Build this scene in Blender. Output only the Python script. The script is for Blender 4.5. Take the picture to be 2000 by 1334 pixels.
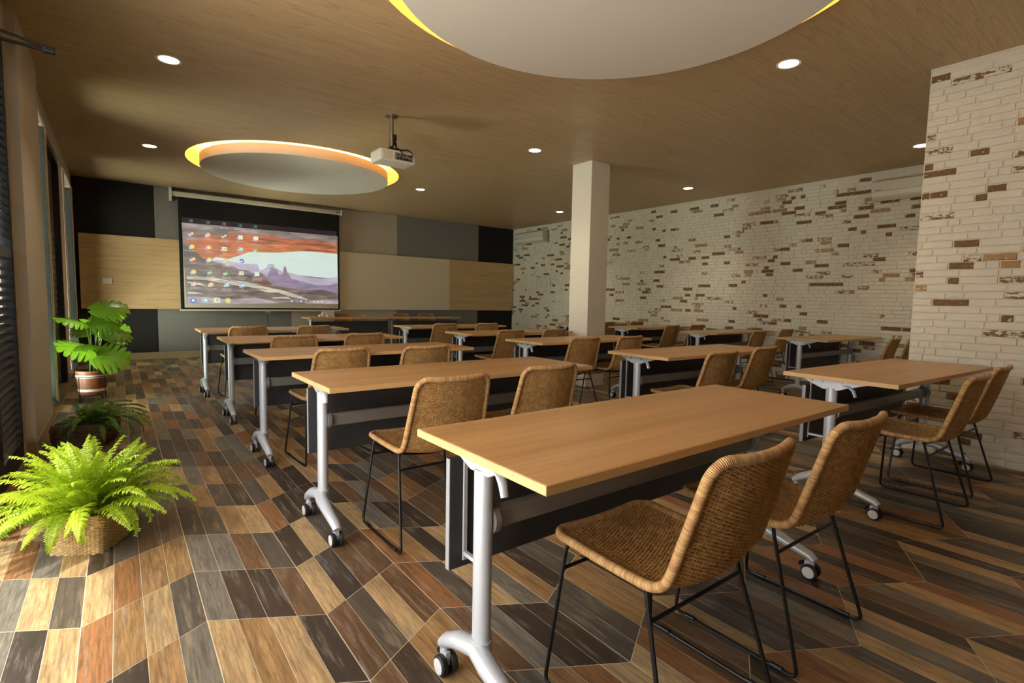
import bpy, bmesh, math, random
from mathutils import Vector, Matrix, geometry
random.seed(7)
for o in list(bpy.data.objects):
    bpy.data.objects.remove(o)
SC = bpy.context.scene
COL = SC.collection
PI = math.pi

# ---------------------------------------------------------------- camera
FPX, YAW, PITCH, ROLL, EYE = 1011.95, 0.65074, -0.07885, 0.01948, 1.1291
cF = Vector((math.sin(YAW)*math.cos(PITCH), math.cos(YAW)*math.cos(PITCH), math.sin(PITCH)))
cR0 = Vector((math.cos(YAW), -math.sin(YAW), 0)); cU0 = cR0.cross(cF)
cR = math.cos(ROLL)*cR0 + math.sin(ROLL)*cU0
cU = -math.sin(ROLL)*cR0 + math.cos(ROLL)*cU0
cam = bpy.data.cameras.new('camera'); camo = bpy.data.objects.new('camera', cam); COL.objects.link(camo)
cam.sensor_width = 36.0; cam.lens = FPX/2000*36; cam.clip_start = .02; cam.clip_end = 200
M = Matrix(((cR.x, cU.x, -cF.x, 0), (cR.y, cU.y, -cF.y, 0), (cR.z, cU.z, -cF.z, EYE), (0, 0, 0, 1)))
camo.matrix_world = M
SC.camera = camo
def project(p):
    q = Vector(p) - Vector((0, 0, EYE)); d = q.dot(cF)
    if d < .1: return None
    return (1000+FPX*q.dot(cR)/d, 667-FPX*q.dot(cU)/d, d)

# ---------------------------------------------------------------- world, sun, daylight, exposure
SC.view_settings.view_transform = 'Standard'; SC.view_settings.look = 'None'
SC.view_settings.gamma = 1; SC.view_settings.use_curve_mapping = False
SC.view_settings.exposure = 0.24
SC.cycles.use_denoising = True; SC.cycles.use_light_tree = False; SC.cycles.use_adaptive_sampling = True; SC.cycles.adaptive_threshold = .10; SC.cycles.adaptive_min_samples = 20
SC.cycles.max_bounces = 7; SC.cycles.diffuse_bounces = 5; SC.cycles.glossy_bounces = 3; SC.cycles.transparent_max_bounces = 12
SC.cycles.sample_clamp_indirect = 6.0; SC.cycles.caustics_reflective = False; SC.cycles.caustics_refractive = False
W = bpy.data.worlds.new('world'); SC.world = W; W.use_nodes = True
nt = W.node_tree; nt.nodes.clear()
wo = nt.nodes.new('ShaderNodeOutputWorld'); bg = nt.nodes.new('ShaderNodeBackground'); sky = nt.nodes.new('ShaderNodeTexSky')
sky.sky_type = 'NISHITA'; sky.sun_disc = False; sky.sun_elevation = math.radians(62); sky.sun_rotation = math.radians(215)
nt.links.new(sky.outputs[0], bg.inputs[0]); nt.links.new(bg.outputs[0], wo.inputs[0]); bg.inputs[1].default_value = 0.22

SUN_DIR = Vector((.30, .42, -1.0))
sl = bpy.data.lights.new('sun', 'SUN'); slo = bpy.data.objects.new('sun', sl); COL.objects.link(slo)
sl.energy = 3.9; sl.angle = math.radians(2.5); sl.color = (1, .95, .86)
slo.location = (-6, -4, 9); slo.rotation_euler = SUN_DIR.to_track_quat('-Z', 'Y').to_euler()
def window_light(name, y0, y1, z0, z1, x, energy, color=(1, .95, .86)):
    l = bpy.data.lights.new(name, 'AREA'); o = bpy.data.objects.new(name, l); COL.objects.link(o)
    l.shape = 'RECTANGLE'; l.size = y1-y0; l.size_y = z1-z0; l.energy = energy; l.color = color
    o.location = (x, (y0+y1)/2, (z0+z1)/2)
    o.rotation_euler = Vector((1, 0, 0)).to_track_quat('-Z', 'Z').to_euler()
    # size is along local x: make local x run along world y
    o.matrix_world = Matrix(((0, 0, -1, x), (1, 0, 0, (y0+y1)/2), (0, -1, 0, (z0+z1)/2), (0, 0, 0, 1)))
    return o
DAY_NEAR = window_light('daylight_doorway', .2, 3.15, .05, 2.7, -.80, 86)
DAY_W1 = window_light('daylight_window', 5.98, 6.86, .1, 2.7, -.80, 60)
DAY_W2 = window_light('daylight_window', 9.1, 10.56, .1, 2.7, -.80, 84)
def paving_fill(y0, y1, x, w, energy):  # added upward lamp standing in for sunlight bounced off the paving
    l = bpy.data.lights.new('paving_fill_lamp', 'AREA'); o = bpy.data.objects.new('paving_fill_lamp', l); COL.objects.link(o)
    l.shape = 'RECTANGLE'; l.size = w; l.size_y = y1-y0; l.energy = energy; l.color = (1, .94, .82)
    o.location = (x, (y0+y1)/2, .0); o.rotation_euler = (PI, 0, 0)
paving_fill(5.9, 6.95, -1.32, .62, 150)
paving_fill(9.0, 10.6, -1.32, .62, 220)
paving_fill(.2, 3.1, -1.9, 1.3, 75)

# ---------------------------------------------------------------- helpers
def link(o, parent=None):
    COL.objects.link(o)
    if parent is not None: o.parent = parent
    return o
def tag(o, label=None, cat=None, group=None, kind=None):
    if label: o['label'] = label
    if cat: o['category'] = cat
    if group: o['group'] = group
    if kind: o['kind'] = kind
    return o
def empty(name, loc=(0, 0, 0), rz=0):
    o = bpy.data.objects.new(name, None); o.empty_display_size = .1
    o.location = loc; o.rotation_euler = (0, 0, rz); COL.objects.link(o); return o
class MB:
    def __init__(s): s.v = []; s.f = []; s.m = []; s.cur = 0
    def add(s, vs, fs):
        b = len(s.v); s.v += [tuple(x) for x in vs]
        for f in fs: s.f.append([b+i for i in f]); s.m.append(s.cur)
    def box(s, x0, x1, y0, y1, z0, z1, mat=None):
        vs = [(x, y, z) for z in (z0, z1) for y in (y0, y1) for x in (x0, x1)]
        if mat is not None: vs = [mat @ Vector(q) for q in vs]
        s.add(vs, [(0, 2, 3, 1), (4, 5, 7, 6), (0, 1, 5, 4), (2, 6, 7, 3), (0, 4, 6, 2), (1, 3, 7, 5)])
        return s
    def tube(s, pts, r, n=8, closed=False, caps=True, sx=1.0, up=None):
        pts = [Vector(p) for p in pts]; N = len(pts)
        rr = r if isinstance(r, (list, tuple)) else [r]*N
        T = []
        for i in range(N):
            a = pts[(i-1) % N] if (closed or i > 0) else pts[i]
            b = pts[(i+1) % N] if (closed or i < N-1) else pts[i]
            T.append((b-a).normalized())
        if up is None:
            up = Vector((0, 0, 1)) if abs(T[0].z) < .9 else Vector((1, 0, 0))
        nrm = (Vector(up) - T[0]*Vector(up).dot(T[0])).normalized()
        vs = []
        for i in range(N):
            nrm = (nrm - T[i]*nrm.dot(T[i])).normalized(); bi = T[i].cross(nrm)
            for k in range(n):
                a = 2*PI*k/n
                vs.append(pts[i] + (nrm*math.cos(a) + bi*math.sin(a)*sx)*rr[i])
        fs = []
        for i in range(N if closed else N-1):
            for k in range(n):
                a = i*n+k; b = i*n+(k+1) % n; c = ((i+1) % N)*n
                fs.append((a, b, c+(k+1) % n, c+k))
        if caps and not closed:
            fs.append(tuple(reversed(range(n)))); fs.append(tuple(range((N-1)*n, N*n)))
        s.add(vs, fs); return s
    def cyl(s, p0, p1, r0, r1=None, n=16, caps=True, sx=1.0, up=None):
        return s.tube([p0, p1], [r0, r0 if r1 is None else r1], n, caps=caps, sx=sx, up=up)
    def lathe(s, prof, n=24, c=(0, 0, 0), capb=False, capt=False):
        vs = [(c[0]+r*math.cos(2*PI*k/n), c[1]+r*math.sin(2*PI*k/n), c[2]+z) for r, z in prof for k in range(n)]
        fs = [(i*n+k, i*n+(k+1) % n, (i+1)*n+(k+1) % n, (i+1)*n+k) for i in range(len(prof)-1) for k in range(n)]
        if capb: fs.append(tuple(reversed(range(n))))
        if capt: fs.append(tuple(range((len(prof)-1)*n, len(prof)*n)))
        s.add(vs, fs); return s
    def prism(s, poly, axis, a0, a1):
        # poly of 2-D points in the other two axes; axis 0/1/2
        def mk(p, a):
            if axis == 0: return (a, p[0], p[1])
            if axis == 1: return (p[0], a, p[1])
            return (p[0], p[1], a)
        n = len(poly); vs = [mk(p, a0) for p in poly]+[mk(p, a1) for p in poly]
        fs = [tuple(range(n)), tuple(reversed(range(n, 2*n)))]+[(i, i+n, (i+1) % n+n, (i+1) % n) for i in range(n)]
        s.add(vs, fs); return s
    def mesh(s, name, mats, smooth=False, bevel=0, seg=2, fix=True):
        me = bpy.data.meshes.new(name); me.from_pydata(s.v, [], s.f)
        mats = mats if isinstance(mats, (list, tuple)) else [mats]
        for m in mats: me.materials.append(m)
        if len(mats) > 1: me.polygons.foreach_set('material_index', s.m)
        if fix or bevel:
            bm = bmesh.new(); bm.from_mesh(me)
            if fix: bmesh.ops.recalc_face_normals(bm, faces=bm.faces)
            if bevel:
                es = [e for e in bm.edges if len(e.link_faces) == 2 and e.calc_face_angle(0) > .5]
                bmesh.ops.bevel(bm, geom=es, offset=bevel, segments=seg, affect='EDGES', profile=.6, clamp_overlap=True)
            bm.to_mesh(me); bm.free()
        if smooth:
            me.polygons.foreach_set('use_smooth', [True]*len(me.polygons))
            if smooth == 'auto': me.set_sharp_from_angle(angle=math.radians(40))
        me.update(); return me
    def build(s, name, mats, parent=None, **k):
        return link(bpy.data.objects.new(name, s.mesh(name, mats, **k)), parent)
def copy_tree(o, parent=None):
    c = o.copy(); COL.objects.link(c); c.parent = parent
    for ch in list(o.children): copy_tree(ch, c)
    return c
def kids(o): return list(o.children)
def struct(o): o['kind'] = 'structure'; return o

# ---------------------------------------------------------------- materials
def newmat(name):
    m = bpy.data.materials.new(name); m.use_nodes = True; nt = m.node_tree; nt.nodes.clear()
    out = nt.nodes.new('ShaderNodeOutputMaterial'); p = nt.nodes.new('ShaderNodeBsdfPrincipled')
    nt.links.new(p.outputs[0], out.inputs[0]); return m, nt, p, out
class N:
    def __init__(s, nt): s.nt = nt
    def __call__(s, typ, ins=(), **kw):
        n = s.nt.nodes.new('ShaderNode'+typ)
        for k, v in kw.items(): setattr(n, k, v)
        for k, v in (ins.items() if isinstance(ins, dict) else enumerate(ins)):
            if v is None: continue
            if isinstance(v, bpy.types.NodeSocket): s.nt.links.new(v, n.inputs[k])
            elif isinstance(v, bpy.types.Node): s.nt.links.new(v.outputs[0], n.inputs[k])
            else: n.inputs[k].default_value = v
        return n
    def math(s, op, a, b=0.0, c=None, clamp=False):
        n = s('Math', (a, b) if c is None else (a, b, c), operation=op); n.use_clamp = clamp; return n.outputs[0]
    def ramp(s, fac, stops, interp='LINEAR'):
        n = s('ValToRGB', (fac,)); cr = n.color_ramp; cr.interpolation = interp
        while len(cr.elements) < len(stops): cr.elements.new(.5)
        for e, (p, c) in zip(cr.elements, stops): e.position = p; e.color = (*c, 1) if len(c) == 3 else c
        return n.outputs[0]
    def mix(s, f, a, b, blend='MIX'):
        n = s.nt.nodes.new('ShaderNodeMix'); n.data_type = 'RGBA'; n.blend_type = blend
        for k, v in ((0, f), (6, a), (7, b)):
            if isinstance(v, bpy.types.NodeSocket): s.nt.links.new(v, n.inputs[k])
            else: n.inputs[k].default_value = v if k == 0 else ((*v, 1) if len(v) == 3 else v)
        return n.outputs[2]
def plain(name, col, rough=.5, metal=0.0, noise=0, bump=0, scale=40, spec=.5, coord='Object'):
    m, nt, p, out = newmat(name); n = N(nt)
    p.inputs['Base Color'].default_value = (*col, 1); p.inputs['Roughness'].default_value = rough; p.inputs['Metallic'].default_value = metal
    p.inputs['Specular IOR Level'].default_value = spec
    if noise or bump:
        tc = n('TexCoord'); t = n('TexNoise', {0: tc.outputs[coord], 'Scale': scale, 'Detail': 4})
        if noise:
            c = n.mix(t.outputs[0], tuple(max(0, x*(1-noise)) for x in col), tuple(min(1, x*(1+noise)) for x in col))
            nt.links.new(c, p.inputs['Base Color'])
        if bump:
            b = n('Bump', {'Strength': bump, 'Distance': .01, 'Height': t.outputs[0]}); nt.links.new(b.outputs[0], p.inputs['Normal'])
    return m
def emit(name, col, s):
    m, nt, p, out = newmat(name); p.inputs['Base Color'].default_value = (*[c*.5 for c in col], 1)
    p.inputs['Emission Color'].default_value = (*col, 1); p.inputs['Emission Strength'].default_value = s; return m
def srgb(r, g, b):
    f = lambda c: c/12.92 if c <= .04045 else ((c+.055)/1.055)**2.4
    return (f(r/255), f(g/255), f(b/255))

def wood(name, c0, c1, cd, axis='X', scale=1.0, rough=.45, cath=1.0, coord='Object', bump=.05, spec=.4, ringw=.55, sharp=7.0):
    """veneer whose grain runs along one axis"""
    m, nt, p, out = newmat(name); n = N(nt)
    tc = n('TexCoord') if coord != 'World' else None
    vec = tc.outputs[coord] if tc else n('NewGeometry').outputs['Position']
    sep = n('SeparateXYZ', (vec,))
    a, b = (0, 1) if axis == 'X' else (1, 0)
    g = sep.outputs[a]; c = sep.outputs[b]; h = sep.outputs[2]
    stretch = n('CombineXYZ', (n.math('MULTIPLY', g, .38*scale), n.math('MULTIPLY', c, 4.2*scale), n.math('MULTIPLY', h, 4.2*scale)))
    big = n('TexNoise', {0: stretch, 'Scale': 1.0, 'Detail': 2, 'Roughness': .45})
    ring = n.math('FRACT', n.math('MULTIPLY', big.outputs[0], 9.0*cath))
    ringl = n.math('POWER', ring, sharp)
    fine = n('CombineXYZ', (n.math('MULTIPLY', g, 3*scale), n.math('MULTIPLY', c, 160*scale), n.math('MULTIPLY', h, 160*scale)))
    fn = n('TexNoise', {0: fine, 'Scale': 1.0, 'Detail': 3, 'Roughness': .6})
    mid = n('CombineXYZ', (n.math('MULTIPLY', g, .35*scale), n.math('MULTIPLY', c, 9*scale), n.math('MULTIPLY', h, 9*scale)))
    mn = n('TexNoise', {0: mid, 'Scale': 1.0, 'Detail': 3})
    base = n.mix(n.ramp(mn.outputs[0], [(.3, (0, 0, 0)), (.7, (1, 1, 1))]), c0, c1)
    col = n.mix(n.math('MULTIPLY', ringl, ringw), base, cd)
    col = n.mix(n.math('MULTIPLY', n.ramp(fn.outputs[0], [(.42, (1, 1, 1)), (.6, (0, 0, 0))]), .28), col, cd)
    nt.links.new(col, p.inputs['Base Color']); p.inputs['Roughness'].default_value = rough; p.inputs['Specular IOR Level'].default_value = spec
    if bump:
        bb = n('Bump', {'Strength': bump, 'Distance': .002, 'Height': n.math('ADD', fn.outputs[0], ringl)}); nt.links.new(bb.outputs[0], p.inputs['Normal'])
    return m

M_ = {}
M_['ceil_wood'] = wood('ceiling_ash_veneer', srgb(204, 178, 136), srgb(195, 168, 126), srgb(132, 105, 70), 'X', 1.25, .42, 1.3, 'World', .06, .4, .42, 9)
M_['board_wood'] = wood('wall_board_ash', srgb(216, 186, 138), srgb(204, 172, 124), srgb(162, 128, 84), 'X', 1.3, .45, .8, 'World', .05, .4, .4)
M_['table_wood'] = wood('table_beech_laminate', srgb(200, 156, 102), srgb(178, 134, 82), srgb(140, 100, 58), 'X', .8, .36, .3, 'Object', .03, .5, .10, 3)
M_['edge_wood'] = wood('table_edge_band', srgb(222, 182, 128), srgb(208, 166, 110), srgb(172, 128, 80), 'X', 1.4, .4, .3, 'Object', .03, .4, .1)
M_['wall_paint'] = plain('warm_wall_paint', srgb(196, 186, 168), .7, 0, .03, .04, 60)
M_['white_paint'] = plain('white_ceiling_paint', srgb(226, 220, 206), .75, 0, .02, .03, 50)
M_['column_paint'] = plain('column_paint', srgb(232, 224, 206), .6, 0, .02, .04, 50)
M_['dark_fabric'] = plain('black_wall_fabric', srgb(30, 27, 25), .95, 0, .2, .1, 300)
M_['grey_fabric'] = plain('grey_wall_fabric', srgb(128, 126, 122), .92, 0, .06, .1, 300)
M_['beige_fabric'] = plain('beige_wall_fabric', srgb(182, 172, 156), .92, 0, .05, .1, 300)
M_['whiteboard'] = plain('whiteboard', srgb(218, 206, 178), .3)
M_['skirting'] = plain('skirting_tile', srgb(168, 150, 120), .35, 0, .06, 0, 8)
M_['silver'] = plain('silver_powder_coat', srgb(200, 203, 206), .36, .28, .02, .02, 400)
M_['silver_dark'] = plain('grey_steel_beam', srgb(140, 138, 134), .4, .5)
M_['panel_dark'] = plain('modesty_panel_charcoal', srgb(56, 55, 56), .5, 0, .04, .03, 300)
M_['panel_edge'] = plain('panel_edge_grey', srgb(150, 150, 150), .45)
M_['black_metal'] = plain('black_powder_coat', srgb(22, 21, 20), .38, .3)
M_['rubber'] = plain('black_rubber', srgb(26, 25, 25), .6)
M_['hub'] = plain('light_grey_hub', srgb(208, 206, 200), .45)
M_['alu'] = plain('window_aluminium', srgb(86, 94, 92), .4, .5)
M_['casing'] = plain('white_casing', srgb(222, 212, 190), .4)
M_['dark_wood'] = plain('dark_stained_wood', srgb(48, 34, 27), .5, 0, .2, .1, 30)
M_['shutter'] = plain('shutter_black', srgb(30, 27, 25), .45)
M_['white_plastic'] = plain('white_plastic', srgb(226, 222, 208), .4)
M_['cream_plastic'] = plain('cream_plastic', srgb(214, 206, 184), .4)
M_['black_plastic'] = plain('black_plastic', srgb(24, 23, 23), .4)
M_['screen_white'] = plain('screen_fabric', srgb(206, 198, 184), .9)
M_['screen_black'] = plain('screen_black_border', srgb(16, 14, 14), .9)
M_['chrome'] = plain('brushed_steel', srgb(178, 168, 148), .28, .9)
M_['concrete'] = plain('outdoor_paving', srgb(205, 198, 184), .8, 0, .08, .1, 6)
M_['soil'] = plain('dark_soil', srgb(48, 36, 26), .95, 0, .4, .6, 60)
M_['yellow'] = plain('yellow_tab', srgb(214, 190, 40), .5)
def glass():
    m, nt, p, out = newmat('window_glass'); n = N(nt)
    nt.nodes.remove(p)
    tr = n('BsdfTransparent'); tr.inputs[0].default_value = (.86, .93, .90, 1)
    gl = n('BsdfGlossy'); gl.inputs['Roughness'].default_value = .02
    fr = n('Fresnel'); fr.inputs[0].default_value = 1.45
    mx = n('MixShader', (fr.outputs[0], tr.outputs[0], gl.outputs[0])); nt.links.new(mx.outputs[0], out.inputs[0]); return m
M_['glass'] = glass()

PW, PL, PX0, PY0 = .34641/4, .4, -.134, 2.195      # plank width and length, zigzag valley
def floor_mat():
    m, nt, p, out = newmat('reclaimed_plank_tile'); n = N(nt)
    pos = n('NewGeometry').outputs['Position']; sp = n('SeparateXYZ', (pos,)); x, y = sp.outputs[0], sp.outputs[1]
    xr = n.math('SUBTRACT', x, PX0)
    ix = n.math('FLOOR', n.math('DIVIDE', xr, PW))
    zig = n.math('MULTIPLY', n.math('PINGPONG', xr, .34641), math.tan(PI/6))
    yr = n.math('SUBTRACT', n.math('SUBTRACT', y, PY0), zig)
    iy = n.math('FLOOR', n.math('DIVIDE', yr, PL))
    cell = n('CombineXYZ', (ix, iy, 3.7))
    wn = n('TexWhiteNoise', {0: cell}, noise_dimensions='3D')
    rv, rc = wn.outputs['Value'], wn.outputs['Color']
    base = n.ramp(rv, [(0, srgb(74, 62, 52)), (.14, srgb(100, 92, 80)), (.28, srgb(166, 116, 72)), (.42, srgb(206, 172, 122)), (.55, srgb(122, 92, 64)), (.69, srgb(132, 126, 112)), (.81, srgb(180, 140, 90)), (.93, srgb(66, 57, 50))], 'CONSTANT')
    sh = n('VectorMath', (rc, (37, 91, 53)), operation='MULTIPLY')
    off = n('VectorMath', (pos, sh.outputs[0]), operation='ADD').outputs[0]
    def nz(sx, sy, det=4, rough=.6):
        v = n('VectorMath', (off, (sx, sy, 1)), operation='MULTIPLY')
        return n('TexNoise', {0: v.outputs[0], 'Scale': 1.0, 'Detail': det, 'Roughness': rough}).outputs[0]
    grain = nz(150, 7, 5, .65); blotch = nz(20, 3.2, 5, .65); wear = nz(42, 4.5, 6, .7); ring = nz(16, 2.2, 2)
    rings = n.math('POWER', n.math('FRACT', n.math('MULTIPLY', ring, 11)), 3)
    c = n.mix(n.math('MULTIPLY', n.ramp(grain, [(.36, (1, 1, 1)), (.60, (0, 0, 0))]), .48), base, srgb(46, 36, 28))
    c = n.mix(n.math('MULTIPLY', rings, .25), c, srgb(70, 48, 30))
    c = n.mix(n.math('MULTIPLY', n.ramp(blotch, [(.48, (0, 0, 0)), (.72, (1, 1, 1))]), .5), c, srgb(50, 40, 32))
    lt = n.mix(n('SeparateXYZ', (rc,)).outputs[1], srgb(176, 182, 180), srgb(226, 190, 130))
    c = n.mix(n.math('MULTIPLY', n.ramp(wear, [(.52, (0, 0, 0)), (.78, (1, 1, 1))]), .45), c, lt)
    c = n.mix(1.0, c, (.87, .86, .85), 'MULTIPLY')
    nt.links.new(c, p.inputs['Base Color'])
    nt.links.new(n.math('ADD', .34, n.math('MULTIPLY', grain, .22)), p.inputs['Roughness'])
    b = n('Bump', {'Strength': .12, 'Distance': .002, 'Height': grain}); nt.links.new(b.outputs[0], p.inputs['Normal'])
    return m
M_['plank'] = floor_mat()
M_['grout'] = plain('pale_grout', srgb(206, 190, 160), .8, 0, .06, 0, 30)

def brick_mat(name, col, col2, paint):
    """white painted brick; 'paint' sets how much white covers the clay"""
    m, nt, p, out = newmat(name); n = N(nt)
    pos = n('NewGeometry').outputs['Position']
    v = n('VectorMath', (pos, (1, 1, 2.2)), operation='MULTIPLY').outputs[0]
    a = n('TexNoise', {0: v, 'Scale': 26, 'Detail': 5, 'Roughness': .65}).outputs[0]
    b = n('TexNoise', {0: pos, 'Scale': 7, 'Detail': 2}).outputs[0]
    white = n.mix(b, srgb(214, 206, 186), srgb(232, 226, 208))
    clay = n.mix(n.ramp(a, [(.35, (0, 0, 0)), (.65, (1, 1, 1))]), col, col2)
    f = n.ramp(a, [(max(0, paint-.025), (1, 1, 1)), (paint+.025, (0, 0, 0))]) if paint > 0 else 0.0
    c = n.mix(f, white, clay) if paint > 0 else white
    nt.links.new(c, p.inputs['Base Color']); p.inputs['Roughness'].default_value = .85; p.inputs['Specular IOR Level'].default_value = .25
    bp = n('Bump', {'Strength': .7, 'Distance': .008, 'Height': a}); nt.links.new(bp.outputs[0], p.inputs['Normal'])
    return m
BR = [brick_mat('white_painted_brick', (0, 0, 0), (0, 0, 0), 0),
      brick_mat('bare_brown_brick', srgb(140, 108, 70), srgb(104, 77, 49), .64),
      brick_mat('bare_tan_brick', srgb(184, 148, 98), srgb(156, 118, 74), .60),
      brick_mat('half_bare_brick', srgb(124, 92, 60), srgb(156, 124, 84), .51)]
M_['mortar'] = plain('white_mortar', srgb(216, 209, 190), .9, 0, .05, .3, 60)

def wicker(name, c0, c1, c2, ringed=False):
    m, nt, p, out = newmat(name); n = N(nt)
    if ringed:                       # cane wound round the rim: 'wrap' is the length along the rim
        at = n('Attribute', attribute_name='wrap').outputs['Fac']; q = n.math('DIVIDE', at, .0044)
        wn = n('TexWhiteNoise', {'W': n.math('FLOOR', q)}, noise_dimensions='1D').outputs['Value']
        big = n('TexNoise', {'W': n.math('MULTIPLY', at, 9.0), 'Detail': 2}, noise_dimensions='1D').outputs[0]
        c = n.mix(wn, c0, c1); c = n.mix(n.math('MULTIPLY', n.ramp(big, [(.45, (0, 0, 0)), (.65, (1, 1, 1))]), .8), c, c2)
        nt.links.new(c, p.inputs['Base Color']); p.inputs['Roughness'].default_value = .48; p.inputs['Specular IOR Level'].default_value = .35
        hgt = n.math('POWER', n.math('ABSOLUTE', n.math('SINE', n.math('MULTIPLY', q, PI))), .5)
        b = n('Bump', {'Strength': 1.0, 'Distance': .0022, 'Height': hgt}); nt.links.new(b.outputs[0], p.inputs['Normal'])
        return m
    tc = n('TexCoord'); t = n('TexNoise', {0: tc.outputs['Object'], 'Scale': 55, 'Detail': 3}).outputs[0]
    t2 = n('TexNoise', {0: tc.outputs['Object'], 'Scale': 9, 'Detail': 2}).outputs[0]
    c = n.mix(n.ramp(t, [(.35, (0, 0, 0)), (.65, (1, 1, 1))]), c0, c1)
    c = n.mix(n.math('MULTIPLY', n.ramp(t2, [(.5, (0, 0, 0)), (.7, (1, 1, 1))]), .6), c, c2)
    nt.links.new(c, p.inputs['Base Color']); p.inputs['Roughness'].default_value = .5; p.inputs['Specular IOR Level'].default_value = .35
    return m
M_['wicker'] = wicker('rattan_weave', srgb(206, 164, 102), srgb(172, 128, 74), srgb(158, 116, 66))
M_['rim'] = wicker('rattan_wrap', srgb(218, 176, 116), srgb(190, 146, 90), srgb(182, 130, 88), True)
M_['seagrass'] = wicker('seagrass_weave', srgb(206, 176, 122), srgb(172, 140, 90), srgb(150, 122, 78))
M_['brown_basket'] = wicker('brown_basket_weave', srgb(112, 84, 52), srgb(84, 62, 38), srgb(72, 54, 34))
def leaf(name, c0, c1, trans, rough=.45):
    m, nt, p, out = newmat(name); n = N(nt)
    tc = n('TexCoord'); t = n('TexNoise', {0: tc.outputs['Object'], 'Scale': 14, 'Detail': 2}).outputs[0]
    c = n.mix(t, c0, c1); nt.links.new(c, p.inputs['Base Color']); p.inputs['Roughness'].default_value = rough
    tl = n('BsdfTranslucent', (c,)); mx = n('MixShader', (trans, p.outputs[0], tl.outputs[0])); nt.links.new(mx.outputs[0], out.inputs[0])
    return m
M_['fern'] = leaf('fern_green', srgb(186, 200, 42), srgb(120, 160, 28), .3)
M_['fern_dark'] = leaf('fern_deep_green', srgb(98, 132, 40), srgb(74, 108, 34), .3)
M_['monstera'] = leaf('monstera_green', srgb(140, 182, 40), srgb(84, 138, 34), .42, .3)
M_['stem'] = plain('green_stem', srgb(120, 150, 60), .5)
M_['cedar'] = wood('cedar_stave', srgb(150, 92, 58), srgb(128, 74, 46), srgb(90, 50, 30), 'Y', 2, .5, 1, 'Object', .1)

# ================================================================ THE SETTING
H, XL, XR, YF, YB = 2.953, -.525, 8.223, 10.842, -3.0
PXW, PYE = 5.034, 1.363                      # brick stub wall: its face and its end
# ---- ground outside and roof
g = struct(MB().box(-14, XL-.2, -8, 16, -.12, -.03).build('ground', M_['concrete']))
struct(MB().box(XL-.35, XR+.3, YB-.2, YF+.3, H+.42, H+.55).build('roof', M_['white_paint']))
# ---- floor: grout bed + chevron planks
floor = struct(MB().box(XL-.2, XR+.2, YB-.2, YF+.2, -.12, -.0009).build('floor', M_['grout']))
T30 = math.tan(PI/6)
def zig(x):
    t = (x-PX0) % (2*.34641); return (t if t <= .34641 else 2*.34641-t)*T30
def plank_poly(i, j):
    x0, x1 = PX0+i*PW, PX0+(i+1)*PW
    g0 = .0016 if i % 4 == 0 else .0009; g1 = .0016 if (i+1) % 4 == 0 else .0009
    e = .0016
    za, zb = zig(x0+1e-6), zig(x1-1e-6)
    y = PY0+j*PL; s_ = (zb-za)/PW
    X0, X1 = x0+g0, x1-g1
    return [(X0, y+za+g0*s_+e), (X1, y+zb-g1*s_+e), (X1, y+zb-g1*s_+PL-e), (X0, y+za+g0*s_+PL-e)]
def inside(poly):
    cx = sum(p[0] for p in poly)/4; cy = sum(p[1] for p in poly)/4
    if cx < XL-.12 or cx > XR+.05 or cy < YB or cy > YF+.1: return False
    if cx > PXW+.1 and cy < PYE-.3: return False
    return True
cells = []
for i in range(-6, 100):
    for j in range(-15, 24):
        q = plank_poly(i, j)
        if not inside(q): continue
        cx = sum(p[0] for p in q)/4; cy = sum(p[1] for p in q)/4
        pr = project((cx, cy, 0)); sc = 1e9
        if pr and -30 < pr[0] < 2030 and -30 < pr[1] < 1360: sc = pr[2]
        cells.append((sc, i, j))
cells.sort()
pm = {}
rest = MB()
def plank_mesh(i):
    k = i % 8
    if k not in pm:
        q = plank_poly(k, 0); x0 = PX0+k*PW
        mb = MB(); v = [(p[0]-x0, p[1]-PY0, -.0005) for p in q]
        w = [(p[0]-x0, p[1]-PY0, -.005) for p in q]
        c = [sum(p[0] for p in v)/4, sum(p[1] for p in v)/4]
        t = [(c[0]+(p[0]-c[0])*.985, c[1]+(p[1]-c[1])*.996, 0) for p in v]
        mb.add(t+v+w, [(0, 1, 2, 3)]+[(a+4*l, (a+1) % 4+4*l, (a+1) % 4+4*l+4, a+4*l+4) for l in (0, 1) for a in range(4)])
        pm[k] = (mb, mb.mesh('plank', M_['plank']))
    return pm[k]
for n_, (sc, i, j) in enumerate(cells):
    mb, me = plank_mesh(i); dx, dy = PX0+i*PW, PY0+j*PL
    if n_ < 300:
        o = link(bpy.data.objects.new('plank', me), floor); o.location = (dx, dy, 0)
    else:
        rest.add([(a+dx, b+dy, c) for a, b, c in mb.v], mb.f)
ro = rest.build('plank_field', M_['plank'], floor, fix=True); ro['kind'] = 'stuff'

# ---- ceiling with two round recesses
HOLES = [(2.16, 8.0), (2.21, 2.0)]; RH, RD, ZD = 1.405, 1.245, H-.10
outer = [Vector((XL-.2, YB-.2, H)), Vector((XR+.2, YB-.2, H)), Vector((XR+.2, YF+.2, H)), Vector((XL-.2, YF+.2, H))]
NC = 96
loops = [outer]+[[Vector((cx+RH*math.cos(-2*PI*k/NC), cy+RH*math.sin(-2*PI*k/NC), H)) for k in range(NC)] for cx, cy in HOLES]
tri = geometry.tessellate_polygon(loops); flat = [p for l in loops for p in l]
mb = MB(); mb.add(flat, [tuple(t) for t in tri])
for li in (1, 2):
    b = 4+(li-1)*NC; top = [(p.x, p.y, H+.20) for p in loops[li]]; s0 = len(mb.v)
    mb.add([tuple(p) for p in loops[li]]+top, [(k, (k+1) % NC, NC+(k+1) % NC, NC+k) for k in range(NC)])
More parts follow.
